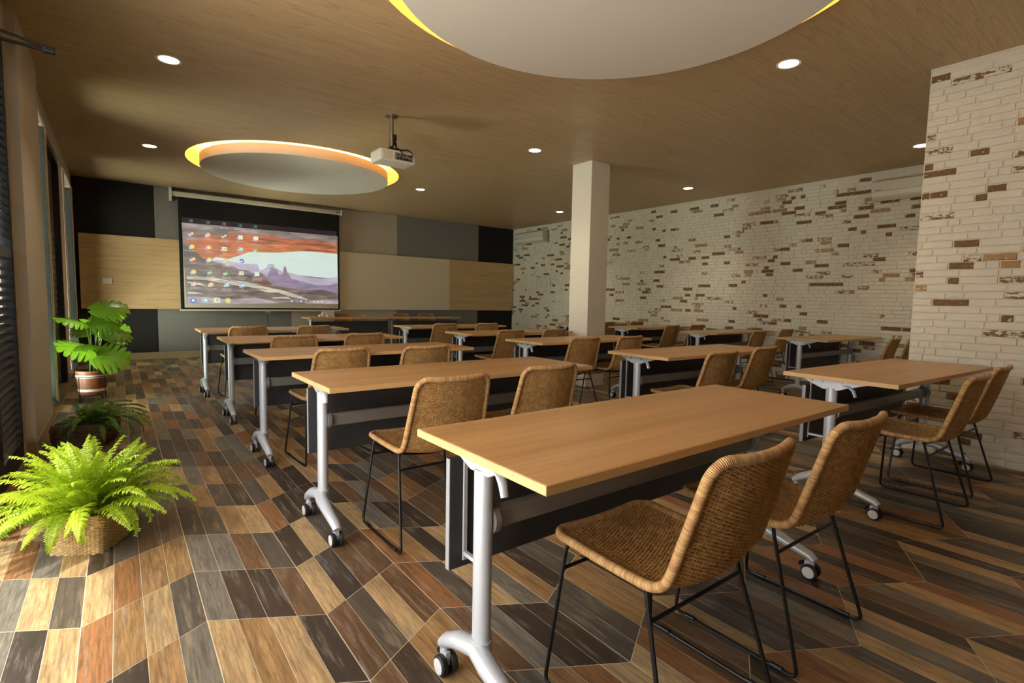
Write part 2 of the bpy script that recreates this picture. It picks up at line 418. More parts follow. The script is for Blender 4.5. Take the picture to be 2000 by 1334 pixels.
ceiling = struct(mb.build('ceiling', M_['ceil_wood'], fix=False))
for k, (cx, cy) in enumerate(HOLES):
    rt = MB().lathe([(.02, .0), (RH+.03, 0)], 64, (cx, cy, H+.20)).build('recess_top', M_['white_paint'], ceiling, fix=False)
cove = emit('warm_cove_led', (1, .56, .14), 70)
for k, (cx, cy) in enumerate(HOLES):
    root = empty('ceiling_disc', (cx, cy, ZD))
    tag(root, ['round white ceiling disc ringed by amber light near projector screen', 'large round white ceiling disc overhead, cropped by the photo top'][k], 'ceiling light', 'round cove lit ceiling discs')
    n = 96
    MB().lathe([(.001, 0), (RD-.004, 0), (RD, .004), (RD, .125), (RD-.05, .13), (RD-.14, .13), (RD-.15, .30)], n).build('disc', M_['white_paint'], root, smooth='auto')
    MB().lathe([(RD-.115, .136), (RD-.07, .136), (RD-.07, .146), (RD-.115, .146), (RD-.115, .136)], n).build('light_strip', cove, root, fix=True)

# ---- walls
wl = MB()
x0, x1 = XL-.2, XL
for a, b in ((YB, .15), (4.72, 5.95), (6.9, 7.13), (8.55, 9.05), (10.6, YF+.2)): wl.box(x0, x1, a, b, 0, H)
wl.box(x0, x1, .15, 4.72, 2.75, H); wl.box(x0, x1, 5.95, 6.9, 2.75, H); wl.box(x0, x1, 7.13, 8.55, 2.74, H); wl.box(x0, x1, 9.05, 10.6, 2.75, H)
wl.box(x0, x1, 5.95, 6.9, 0, .03); wl.box(x0, x1, 9.05, 10.6, 0, .03); wl.box(x0-.2, x1, YB-.2, YF+.2, H, H+.45)
wall_left = struct(wl.build('wall_left', M_['wall_paint']))
pil = struct(MB().box(XL-.1, -.472, 4.742, 5.88, .10, H).build('trim_1', M_['wall_paint'], bevel=.004))
pb = MB().box(XL-.1, -.468, 4.736, 5.885, 0, .10).build('skirting', M_['skirting'], pil)
bl = struct(MB().box(XL, XL+.012, 6.95, 7.1, 0, .1).box(XL, XL+.012, 8.6, 9.0, 0, .1).build('baseboard_left', M_['skirting']))
struct(MB().box(XL-.2, PXW+.3, YB-.2, YB, 0, H).build('wall_back', M_['wall_paint']))

def glazed(name, y0, y1, z0, z1, mull=()):
    w = struct(empty(name, (XL, (y0+y1)/2, z0)))
    o = w.location
    def L(mb, nm, mat, **k): 
        mb.v = [(a-o.x, b-o.y, c-o.z) for a, b, c in mb.v]; return mb.build(nm, mat, w, **k)
    f = MB(); t = .035
    f.box(XL-.15, XL-.06, y0, y0+t, z0, z1); f.box(XL-.15, XL+.004, y1-t, y1, z0, z1)
    f.box(XL-.12, XL-.06, y0+t, y1-t, z0, z0+t); f.box(XL-.12, XL-.06, y0+t, y1-t, z1-t, z1)
    for m in mull: f.box(XL-.12, XL-.06, m-t/2, m+t/2, z0+t, z1-t)
    L(f, 'window_frame', M_['alu'], bevel=.003)
    ys = [y0]+list(mull)+[y1]
    for a, b in zip(ys, ys[1:]): L(MB().box(XL-.093, XL-.087, a+.02, b-.02, z0+.04, z1-.04), 'pane', M_['glass'])
    c = MB(); e = .04
    c.box(XL, XL+.022, y0-e, y0, z0, z1+e); c.box(XL, XL+.022, y1, y1+e, z0, z1+e); c.box(XL, XL+.022, y0, y1, z1, z1+e)
    L(c, 'casing', M_['casing'], bevel=.012, seg=3)
    L(MB().box(XL-.06, XL+.01, y0, y1, z0-.005, z0+.012), 'sill', M_['alu'])
    return w
glazed('window_1', 5.99, 6.86, .03, 2.71)
glazed('window_2', 9.09, 10.56, .03, 2.71, (9.82,))
# dark slatted door
dr = struct(empty('door_1', (XL, 7.84, 0)))
f = MB()
for a, b in ((-.70, -.62), (.62, .70)): f.box(-.10, .0, a, b, 0, 2.73)
f.box(-.10, 0, -.62, .62, 2.65, 2.73)
f.build('door_frame', M_['shutter'], dr, bevel=.004)
MB().box(-.10, -.075, -.62, .62, .01, 2.65).build('door_leaf', M_['dark_wood'], dr)
sm = MB().box(-.075, -.058, -.62, .62, -.037, .037).mesh('slat', M_['dark_wood'], bevel=.004)
for k in range(32):
    s = link(bpy.data.objects.new('slat', sm), dr); s.location = (0, 0, .06+k*.0825)
h = MB(); h.tube([(-.06, -.48, 1.0), (-.02, -.48, 1.0), (-.02, -.48, 1.28), (-.06, -.48, 1.28)], .011, 8)
h.build('door_handle', M_['black_metal'], dr, smooth='auto')
# louvred shutters beside the pillar, and the open glazed doorway
sm = MB().box(-.028, .028, -.35, .35, -.004, .004, Matrix.Rotation(math.radians(28), 4, 'Y')).mesh('slat', M_['shutter'], bevel=.002, seg=1)
for k, (y0, y1) in enumerate(((3.93, 4.72), (3.16, 3.925))):
    t = struct(empty('window_%d' % (k+3), (XL-.04, (y0+y1)/2, 0)))
    hw = (y1-y0)/2; f = MB()
    f.box(-.03, .03, -hw, -hw+.045, 0, 2.74); f.box(-.03, .03, hw-.045, hw, 0, 2.74)
    for z0, z1 in ((.0, .14), (1.33, 1.40), (2.66, 2.74)): f.box(-.03, .03, -hw+.045, hw-.045, z0, z1)
    f.build('shutter_frame', M_['shutter'], t, bevel=.004)
    z = .175
    while z < 2.64:
        if not 1.30 < z < 1.43:
            s = link(bpy.data.objects.new('slat', sm), t); s.location = (0, 0, z)
        z += .052
# slim frame of the open glazed doorway, garden wall outside
dw = struct(empty('door_2', (XL-.06, 1.65, 0)))
f = MB()
for a, b in ((-1.50, -1.44), (1.44, 1.50)): f.box(-.05, .05, a, b, 0, 2.75)
f.box(-.05, .05, -1.44, 1.44, 2.69, 2.75)
f.build('door_frame', M_['shutter'], dw, bevel=.004)
MB().box(-.05, .05, -1.44, 1.44, -.02, .006).build('threshold', M_['alu'], dw)
struct(MB().box(-7.2, -7.0, -8, 16, -.1, 2.1).build('wall_garden', M_['white_paint']))
# stay arm of an opened top light, high at the left border
arm = empty('window_stay', (-.50, 3.6, 2.40))
tag(arm, 'black scissor window stay arm jutting in at the upper left corner', 'window stay')
MB().tube([(-.03, -.02, .0), (.02, 0, .0), (.27, .02, -.04)], .007, 8).build('arm', M_['black_metal'], arm, smooth='auto')
MB().tube([(-.03, -.02, -.05), (.05, 0, -.05), (.27, .02, -.055)], .008, 8).build('lower_arm', M_['black_metal'], arm, smooth='auto')
MB().box(.24, .29, 0, .035, -.066, -.034).build('tip', M_['black_metal'], arm, bevel=.008)
MB().box(-.05, -.02, -.05, .02, -.08, .03).build('mounting_plate', M_['black_metal'], arm, bevel=.004)

# front wall with fabric panels and boards
wf = struct(MB().box(XL-.2, XR+.2, YF, YF+.2, 0, H).build('wall_front', M_['dark_fabric']))
cols = [(-.52, .545, 'dark_fabric'), (.545, 2.735, 'grey_fabric'), (2.735, 4.985, 'beige_fabric'), (4.985, 7.14, 'grey_fabric'), (7.14, XR, 'dark_fabric')]
for a, b, mt in cols:
    for z0, z1 in ((.125, 1.40), (1.404, H-.002)):
        MB().box(a+.002, b-.002, YF-.022, YF, z0, z1).build('fabric_panel', M_[mt], wf, bevel=.003, seg=1)
bf = struct(empty('baseboard_front', (0, YF, 0)))
x = XL
while x < XR:
    MB().box(x+.001, min(x+.6, XR)-.001, -.032, 0, 0, .122).build('tile', M_['skirting'], bf, bevel=.003, seg=1); x += .6
for nm, a, b, mt, lab, cat in (('wall_board', -.465, 1.95, 'board_wood', 'pale wood grain wall board left of the projection screen', 'wall board'),
                          ('whiteboard', 1.955, 6.305, 'whiteboard', 'cream writing board on front wall between screen and wood board', 'whiteboard'),
                          ('wall_board', 6.31, 8.20, 'board_wood', 'pale wood grain wall board beside the brick wall corner', 'wall board')):
    o = MB().box(a, b, YF-.07, YF-.045, .869, 2.069).build(nm, M_[mt], None, bevel=.002, seg=1); tag(o, lab, cat)
def plate(name, loc, w, h, lab, cat, socket=False, ax='y'):
    r = empty(name, loc); tag(r, lab, cat)
    if ax == 'x': r.rotation_euler = (0, 0, -PI/2)
    MB().box(-w/2, w/2, -.012, 0, -h/2, h/2).build('cover', M_['white_plastic'], r, bevel=.004)
    if socket: MB().cyl((0, -.013, 0), (0, -.009, 0), .032, n=20).build('socket', M_['black_plastic'], r)
    else: MB().box(-w*.3, w*.3, -.016, -.01, -h*.3, h*.3).build('rocker', M_['cream_plastic'], r, bevel=.002)
    return r
plate('wall_switch', (-.12, YF-.07, 1.319), .12, .085, 'small white switch plate on the left wood board', 'switch')
plate('wall_socket', (.03, YF-.022, .327), .11, .11, 'white wall socket low on the black panel behind the plant', 'socket', True)
plate('room_sensor', (XR-.02, 9.354, 1.548), .07, .14, 'small white room controller on the far end of the brick wall', 'controller', False, 'x')

# ---- brick walls
def brick_mesh(L, mat, var):
    rnd = random.Random(var*17+int(L*1000))
    hx, hz, d = L/2-.0020, .0273-.0022, .008
    b0 = [(0, -hx, -hz), (0, hx, -hz), (0, hx, hz), (0, -hx, hz)]
    mb = MB(); n = 3
    ring = []
    for k in range(n+1): ring.append((-hx+2*hx*k/n, -hz+rnd.uniform(-.002, .003)))
    ring.append((hx+rnd.uniform(-.003, .002), 0))
    for k in range(n+1): ring.append((hx-2*hx*k/n, hz+rnd.uniform(-.003, .002)))
    ring.append((-hx+rnd.uniform(-.002, .003), 0))
    m = len(ring)
    v0 = [(.004, a, c) for a, c in ring]
    v1 = [(-d+rnd.uniform(-.002, .002), a*(1-.004/hx), c*.86) for a, c in ring]
    ctr = (-d-rnd.uniform(-.001, .003), 0, 0)
    mb.add(v0+v1+[ctr], [(k, (k+1) % m, m+(k+1) % m, m+k) for k in range(m)]+[(m+k, m+(k+1) % m, 2*m) for k in range(m)])
    return mb, mb.mesh('brick', BR[mat])
bcache = {}
def brick_wall(wall, x, ya, yb, seed, clip, ztop=H):
    rnd = random.Random(seed)
    lens = [.07, .11, .15, .19, .22, .24]
    items = []
    ch = .0547
    for c in range(int(ztop/ch)):
        y = ya; z = (c+.5)*ch+.002; first = True; pb_ = 0
        while y < yb-.02:
            L = rnd.choice(lens); L = rnd.choice([.04, .07, .11, .15, .19, .22]) if first else L; first = False
            if y+L > yb-.03: L = round(yb-y, 2)
            yc = y+L/2
            if L > .025:
                cl = .185+.08*(math.sin(yc*3.1+c*.43)+math.sin(yc*1.3-c*.37+2))
                r = rnd.random()*(2.2 if pb_ else 1); mat = 0
                if r < cl*(1.45 if L < .16 else .75): mat = rnd.choice((1, 1, 1, 2, 3, 3))
                pr = project((x, yc, z)); sc = 1e9
                pb_ = mat
                if pr and clip(pr, yc): sc = pr[2]/L
                items.append((sc, yc, z, L, mat, rnd.randrange(3)))
            y += L
    items.sort()
    restb = {0: MB(), 1: MB(), 2: MB(), 3: MB()}
    R = MB()
    for k, (sc, yc, z, L, mat, var) in enumerate(items):
        key = (L, mat, var)
        if key not in bcache: bcache[key] = brick_mesh(L, mat, var)
        mb, me = bcache[key]
        if k < 300:
            o = link(bpy.data.objects.new('brick', me), wall); o.location = (x, yc, z)
        else:
            R.cur = mat; R.add([(a+x, b+yc, c+z) for a, b, c in mb.v], mb.f)
    if R.v:
        o = R.build('brick_field', BR, wall); o['kind'] = 'stuff'
wall_right = struct(MB().box(XR, XR+.2, PYE-.2, YF+.2, 0, H).build('wall_right', M_['mortar']))
brick_wall(wall_right, XR, PYE+.02, YF-.01, 3, lambda p, y: 990 < p[0] < 1800 and 0 < p[1] < 1100)
stub = struct(MB().box(PXW, XR+.2, YB-.2, PYE, 0, H).build('wall_stub', M_['mortar']))
brick_wall(stub, PXW, -1.2, PYE, 11, lambda p, y: p[0] < 2010 and p[1] > 40)
# ---- column
cl = struct(MB().box(4.923, 5.265, 4.837, 5.193, 0, H).build('trim_2', M_['column_paint'], bevel=.006))
struct(MB().tube([(XR-.004, PYE+.03, H-.006), (XR-.004, YF, H-.006)], .010, 6).build('trim_3', M_['casing']))
struct(MB().tube([(PXW-.004, -.5, H-.006), (PXW-.004, PYE, H-.006)], .010, 6).build('trim_4', M_['casing']))

# ================================================================ CHAIRS
def spline(pts, n):
    """Catmull-Rom through 2-D/3-D points, n samples evenly spaced by length"""
    P_ = [Vector(p) for p in pts]; P_ = [2*P_[0]-P_[1]]+P_+[2*P_[-1]-P_[-2]]
    d = []
    for i in range(1, len(P_)-2):
        for k in range(24):
            t = k/24; a, b, c, e = P_[i-1:i+3]
            d.append(.5*((2*b)+(c-a)*t+(2*a-5*b+4*c-e)*t*t+(3*b-a-3*c+e)*t**3))
    d.append(P_[-2])
    L = [0]
    for a, b in zip(d, d[1:]): L.append(L[-1]+(b-a).length)
    out = []; j = 0
    for k in range(n):
        s = L[-1]*k/(n-1)
        while j < len(d)-2 and L[j+1] < s: j += 1
        f = (s-L[j])/max(1e-9, L[j+1]-L[j]); out.append(d[j].lerp(d[j+1], f))
    return out, L[-1]
PROF, PLEN = spline([(.245, .447), (.19, .444), (.05, .438), (-.08, .437), (-.125, .443), (-.155, .463), (-.172, .50), (-.192, .57), (-.224, .68), (-.254, .785)], 241)
def prof(l):
    f = max(0, min(1, l/PLEN))*240; i = min(239, int(f)); return PROF[i].lerp(PROF[i+1], f-i)
def prof_n(l):
    a, b = prof(max(0, l-.004)), prof(min(PLEN, l+.004)); t = (b-a).normalized()
    return Vector((t.y, -t.x))           # outward: down for seat, back for backrest
for_l = lambda z: z
def halfw(l):
    f = l/PLEN; return .207-.022*max(0, (f-.55)/.45)
def sag(l):
    f = l/PLEN; return .012+.02*math.sin(PI*min(1, f/.55)*.9) if f < .5 else .030+.004*math.sin(PI*(f-.5)/.5)
def surf(l, t, off=0.0):
    p = prof(l); n = prof_n(l); d = -sag(l)*(1-t*t)+off
    # n points (-y,...) sign: make sure seat normal goes down
    q = p - n*d if False else p + Vector((n.x, n.y))*(-d)
    return Vector((t*halfw(l), q.x, q.y))
_n0 = prof_n(.1)
NS = -1.0 if _n0.y > 0 else 1.0
def surf(l, t, off=0.0):
    """off > 0 lifts towards the sitter"""
    p = prof(l); n = prof_n(l)*NS      # n.y<0 on the seat: outward
    q = p + n*(sag(l)*(1-t*t)-off)
    return Vector((t*halfw(l), q.x, q.y))
def make_chair_meshes():
    RC = .055; hw = .207
    # rim: rounded rectangle in (l, lateral)
    pts = []
    def arc(cl, ct, a0, a1, n=14):
        for k in range(n+1):
            a = a0+(a1-a0)*k/n; pts.append((cl+RC*math.cos(a), ct+RC*math.sin(a)))
    def line(a, b, n):
        for k in range(1, n): pts.append((a[0]+(b[0]-a[0])*k/n, a[1]+(b[1]-a[1])*k/n))
    arc(PLEN-RC, hw-RC, 0, PI/2); line((PLEN-RC, hw), (RC, hw), 90)
    arc(RC, hw-RC, PI/2, PI); line((0, hw-RC), (0, -hw+RC), 40)
    arc(RC, -hw+RC, PI, 1.5*PI); line((RC, -hw), (PLEN-RC, -hw), 90)
    arc(PLEN-RC, -hw+RC, 1.5*PI, 2*PI); line((PLEN, -hw+RC), (PLEN, hw-RC), 40)
    path = [surf(l, t/hw) for l, t in pts]; path.append(path[0])
    # resample evenly
    L = [0]
    for a, b in zip(path, path[1:]): L.append(L[-1]+(b-a).length)
    n = 420; P2 = []; j = 0
    for k in range(n):
        s = L[-1]*k/n
        while L[j+1] < s: j += 1
        P2.append(path[j].lerp(path[j+1], (s-L[j])/max(1e-9, L[j+1]-L[j])))
    P2.append(P2[0].copy())
    rim = MB().tube(P2, .0130, 12, caps=False).mesh('rim', M_['rim'], smooth=True, fix=True)
    at = rim.attributes.new('wrap', 'FLOAT', 'POINT'); at.data.foreach_set('value', [L[-1]*(k//12)/n for k in range(len(P2)*12)])
    # woven shell
    wv = MB(); NWP = 30; e = .010
    def tmax(l):
        d = min(l, PLEN-l)
        if d >= RC: return 1-e/hw*.5
        return (hw-RC+math.sqrt(max(0, RC*RC-(RC-d)**2)))/hw-.02
    l = .012; row = 0
    A = .0034
    while l < PLEN-.010:
        tm = tmax(l); ps = []
        for i in range(2*NWP+1):
            t = -1+i/NWP
            if abs(t) > tm: continue
            off = A*(1 if (i//2+row) % 2 else -1) if i % 2 else 0
            ps.append(surf(l, t, off))
        wv.tube(ps, .0026, 4, caps=False, up=(0, 0, 1) if l < .45 else (0, 1, 0))
        l += .0052; row += 1
    for i in range(NWP):
        t = -1+(2*i+1)/NWP
        ps = []
        for k in range(64):
            l = .004+(PLEN-.008)*k/63
            if abs(t) <= tmax(l)+.01: ps.append(surf(l, t))
        if len(ps) > 2: wv.tube(ps, .0021, 4, caps=False, up=(1, 0, 0))
    weave = wv.mesh('woven_shell', M_['wicker'], smooth=True, fix=False)
    r = .0062
    def rod(pts, rad=.03, n=5):
        """polyline with rounded corners"""
        P_ = [Vector(p) for p in pts]; out = [P_[0]]
        for a, b, c in zip(P_, P_[1:], P_[2:]):
            u, w = (a-b).normalized(), (c-b).normalized(); d = min(rad, (a-b).length*.45, (c-b).length*.45)
            for k in range(n+1):
                f = k/n; p0, p1 = b+u*d, b+w*d
                out.append(p0*(1-f)**2+b*2*f*(1-f)+p1*f*f)
        out.append(P_[-1]); return out
    def side(s):
        return MB().tube(rod([(s*.150, .175, .425), (s*.198, .190, .424), (s*.246, .218, r), (s*.246, -.218, r), (s*.200, -.096, .424), (s*.150, -.085, .418)], .03), r, 8).mesh('sled_leg', M_['black_metal'], smooth='auto')
    def bar(y, z, hw_):
        return MB().cyl((-hw_, y, z), (hw_, y, z), .0055, n=8).mesh('cross_bar', M_['black_metal'], smooth='auto')
    def cradle(y):
        l = min(range(0, 240), key=lambda k: abs(PROF[k].x-y))/240*PLEN
        return MB().tube([surf(l, t, -.012) for t in [-.92+1.84*k/16 for k in range(17)]], .006, 8).mesh('seat_support', M_['black_metal'], smooth='auto')
    gl = MB().cyl((0, -.018, 0), (0, .018, 0), .0085, n=10).mesh('glide', M_['black_plastic'], smooth='auto')
    return rim, weave, side(-1), side(1), bar(.196, .350, .206), bar(-.118, .350, .208), cradle(.175), cradle(-.09), gl
CM = make_chair_meshes()
def chair(x, y, rz, label):
    rim, weave, sl_, sr_, b1, b2, c1, c2, gl = CM
    r = empty('rattan_chair', (x, y, 0), rz)
    tag(r, label, 'chair', 'rattan chairs in the seminar rows')
    for nm, me in (('rim', rim), ('woven_shell', weave), ('sled_leg', sl_), ('sled_leg', sr_), ('cross_bar', b1), ('cross_bar', b2), ('seat_support', c1), ('seat_support', c2)):
        link(bpy.data.objects.new(nm, me), r)
    for sx in (-1, 1):
        for gy in (-.155, .155):
            g = link(bpy.data.objects.new('glide', gl), r); g.location = (sx*.246, gy, .0087)
    return r

# ================================================================ TABLES
TW, TD, TZ, TT = 1.61, .586, .74, .024
def make_table():
    root = empty('training_table', (0, 0, 0)); e = .0015
    top = MB().box(-TW/2+.002, TW/2-.002, -TD/2+.002, TD/2-.002, TZ-TT, TZ).build('tabletop', M_['table_wood'], root, bevel=.0015, seg=1)
    eb = MB()
    eb.box(-TW/2, TW/2, -TD/2, -TD/2+.002, TZ-TT+.001, TZ-.001); eb.box(-TW/2, TW/2, TD/2-.002, TD/2, TZ-TT+.001, TZ-.001)
    eb.box(-TW/2, -TW/2+.002, -TD/2+.002, TD/2-.002, TZ-TT+.001, TZ-.001); eb.box(TW/2-.002, TW/2, -TD/2+.002, TD/2-.002, TZ-TT+.001, TZ-.001)
    eb.build('edge_band', M_['edge_wood'], root)
    PXo, PYo = TW/2-.078, .052
    for s in (-1, 1):
        x = s*PXo
        MB().tube([(x, PYo, .165), (x, PYo, .668)], .030, 20, sx=.82, up=(0, 1, 0)).build('leg', M_['silver'], root, smooth='auto')
        MB().tube([(x, PYo, .148), (x, PYo, .182)], .0335, 20, sx=.86, up=(0, 1, 0)).build('leg_collar', M_['silver'], root, smooth='auto')
        # tilting bracket under the top
        b = MB().prism([(-.13, .7155), (.215, .7155), (.215, .708), (.13, .672), (.095, .658), (.01, .658), (-.02, .672), (-.13, .706)], 0, x-.017, x+.017)
        br = b.build('tilt_bracket', M_['silver'], root, bevel=.004)
        for by in (.155, .10, .0): MB().cyl((x+s*.016, by, .700), (x+s*.023, by, .700), .007, n=10).build('bolt', M_['chrome'], br)
        lv = MB().tube([(x+s*.012, -.015, .690), (x+s*.020, -.045, .688), (x+s*.026, -.070, .668), (x+s*.028, -.082, .636)], [.011, .012, .012, .010], 8, sx=.45, up=(0, 1, 0))
        lv.build('release_lever', M_['silver'], br, smooth='auto')
        # foot: swan-neck casting with two casters
        xo = x+s*.026
        foot = MB()
        foot.tube([(xo, -.226, .078), (xo, -.205, .094), (xo, -.12, .116), (xo, -.02, .146), (x+s*.012, .052, .156), (xo, .125, .146), (xo, .19, .112), (xo, .218, .088)],
                  [.016, .019, .021, .025, .027, .025, .021, .016], 12, sx=1.2, up=(0, 0, 1))
        foot.tube([(x, PYo, .128), (x, PYo, .172)], .030, 16, sx=.85, up=(0, 1, 0))
        foot.build('foot', M_['silver'], root, smooth='auto')
        for cy in (-.208, .205):
            ca = empty('caster', (xo, cy, 0)); ca.parent = root
            MB().cyl((0, 0, .05), (0, 0, .098), .011, n=10).box(-.008, .008, -.018, .018, .030, .070).build('fork', M_['silver'], ca, smooth='auto')
            for w in (-1, 1):
                MB().tube([(w*.007, -.006, .031), (w*.011, -.006, .031), (w*.024, -.006, .031), (w*.027, -.006, .031)], [.028, .031, .031, .028], 22).build('wheel', M_['rubber'], ca, smooth='auto')
                MB().tube([(w*.0265, -.006, .031), (w*.0295, -.006, .031), (w*.0305, -.006, .031)], [.0235, .0235, .020], 20).build('wheel_cap', M_['hub'], ca, smooth='auto')
            MB().tube([(-.006, .022, .060), (0, .034, .052), (.004, .041, .040)], [.008, .009, .006], 8).build('brake_tab', M_['black_plastic'], ca, smooth='auto')
        # modesty panel hanger
        hb = MB().box(x-s*.02-.008, x-s*.02+.008, .172, .178, .352, .700)
        hb.box(x-s*.02-.008, x-s*.02+.008, .09, .175, .368, .380)
        hb.build('panel_hanger', M_['silver'], root, bevel=.002, seg=1)
    bm_ = MB().box(-PXo+.02, PXo-.02, PYo-.014, PYo+.014, .491, .556).build('beam', M_['silver_dark'], root, bevel=.012, seg=3)
    for s in (-1, 1): MB().cyl((s*(PXo-.034), PYo, .5235), (s*(PXo-.016), PYo, .5235), .042, n=18).build('beam_flange', M_['silver_dark'], root, smooth='auto')
    pn = MB().box(-TW/2+.048, TW/2-.048, .181, .199, .330, .667).build('modesty_panel', M_['panel_dark'], root, bevel=.001, seg=1)
    for s in (-1, 1): MB().box(s*(TW/2-.0475)-.0012, s*(TW/2-.0475)+.0012, .1805, .1995, .331, .666).build('panel_edge_band', M_['panel_edge'], pn)
    return root
T0 = make_table(); used = [False]
def table(x, y, rz, label, group='training tables in the seminar rows'):
    t = T0 if not used[0] else copy_tree(T0); used[0] = True
    t.location = (x, y, 0); t.rotation_euler = (0, 0, rz); tag(t, label, 'table', group); return t
ORD = ['nearest', 'second nearest', 'third', 'fourth', 'farthest']
# near-left corners from the survey: (x, y, turn)
Ltab = [(.707, .806, .006), (.706, 2.214, .007), (.714, 3.565, .012), (.728, 4.937, -.008), (.703, 6.432, -.005)]
Mtab = [(3.148, .842, -.047), (3.141, 2.251, -.015), (3.140, 3.655, .004), (3.186, 4.962, .005), (3.19, 6.46, 0)]
Rtab = [(6.50, 2.515, -.02), (6.47, 3.91, .01), (6.45, 5.27, .01), (6.45, 6.62, 0)]
for k, (x, y, r) in enumerate(Ltab): table(x+TW/2, y+TD/2, r, '%s wood-topped folding table in the window side column' % ORD[k])
for k, (x, y, r) in enumerate(Mtab): table(x+TW/2, y+TD/2, r, '%s wood-topped folding table in the middle column' % ORD[k])
for k, (x, y, r) in enumerate(Rtab): table(x+TW/2, y+TD/2, r, '%s wood-topped folding table in the brick wall column' % (['nearest', 'second', 'third', 'farthest'][k]))
table(2.82+TW/2-.02, 9.80+TD/2, PI, 'speaker table under the screen, carrying the tilted phone', 'speaker tables at the front')
table(4.44+TW/2-.015, 9.80+TD/2, PI, 'speaker table at the front, right of the one with the phone', 'speaker tables at the front')
SEAT = {'a': 'left', 'b': 'right'}
chairs = [ # column, row index, seat, centre x, back-top y, turn
 ('L', 0, 'a', 1.22, .615, 0), ('L', 0, 'b', 1.845, .605, -.01), ('L', 1, 'a', 1.20, 1.995, .01), ('L', 1, 'b', 1.85, 2.07, 0),
 ('L', 2, 'a', 1.19, 3.455, .06), ('L', 2, 'b', 1.805, 3.39, 0), ('L', 3, 'a', 1.242, 4.79, 0), ('L', 3, 'b', 1.895, 4.83, .02), ('L', 4, 'a', 1.15, 6.36, .02), ('L', 4, 'b', 1.855, 6.32, .02),
 ('M', 0, 'a', 3.575, .66, .0), ('M', 0, 'b', 4.28, .685, .0), ('M', 1, 'a', 3.53, 2.065, -.02), ('M', 1, 'b', 4.27, 2.13, .02), ('M', 2, 'a', 3.63, 3.56, -.05), ('M', 2, 'b', 4.22, 3.51, .03),
 ('M', 3, 'a', 3.69, 4.85, 0), ('M', 3, 'b', 4.33, 4.80, .02), ('M', 4, 'a', 3.69, 6.40, 0), ('M', 4, 'b', 4.37, 6.33, -.04),
 ('R', 0, 'a', 6.95, 2.02, .05), ('R', 0, 'b', 7.62, 2.02, .05), ('R', 1, 'a', 6.88, 3.53, .04), ('R', 1, 'b', 7.85, 3.62, .0), ('R', 2, 'a', 7.03, 5.02, .05), ('R', 2, 'b', 7.68, 5.0, 0), ('R', 3, 'a', 6.87, 6.25, .06), ('R', 3, 'b', 7.72, 6.30, .06)]
CN = {'L': 'window side column', 'M': 'middle column', 'R': 'brick wall column'}
RO = ['nearest', 'second nearest', 'third', 'fourth', 'farthest']
for c, k, s, x, yt, r in chairs:
    ro = (['nearest', 'second', 'third', 'farthest'] if c == 'R' else RO)[k]
    chair(x, yt+.254, r, 'rattan chair with black sled legs, %s seat at %s table of %s' % (SEAT[s], ro, CN[c]))
for x, lab in ((3.73, 'rattan chair behind the phone, left end of the speaker tables'), (5.05, 'middle one of three rattan chairs behind the speaker tables'), (5.70, 'rattan chair behind right end of the speaker tables')):
    chair(x, 10.53 if x > 5.5 else 10.52, PI, lab)
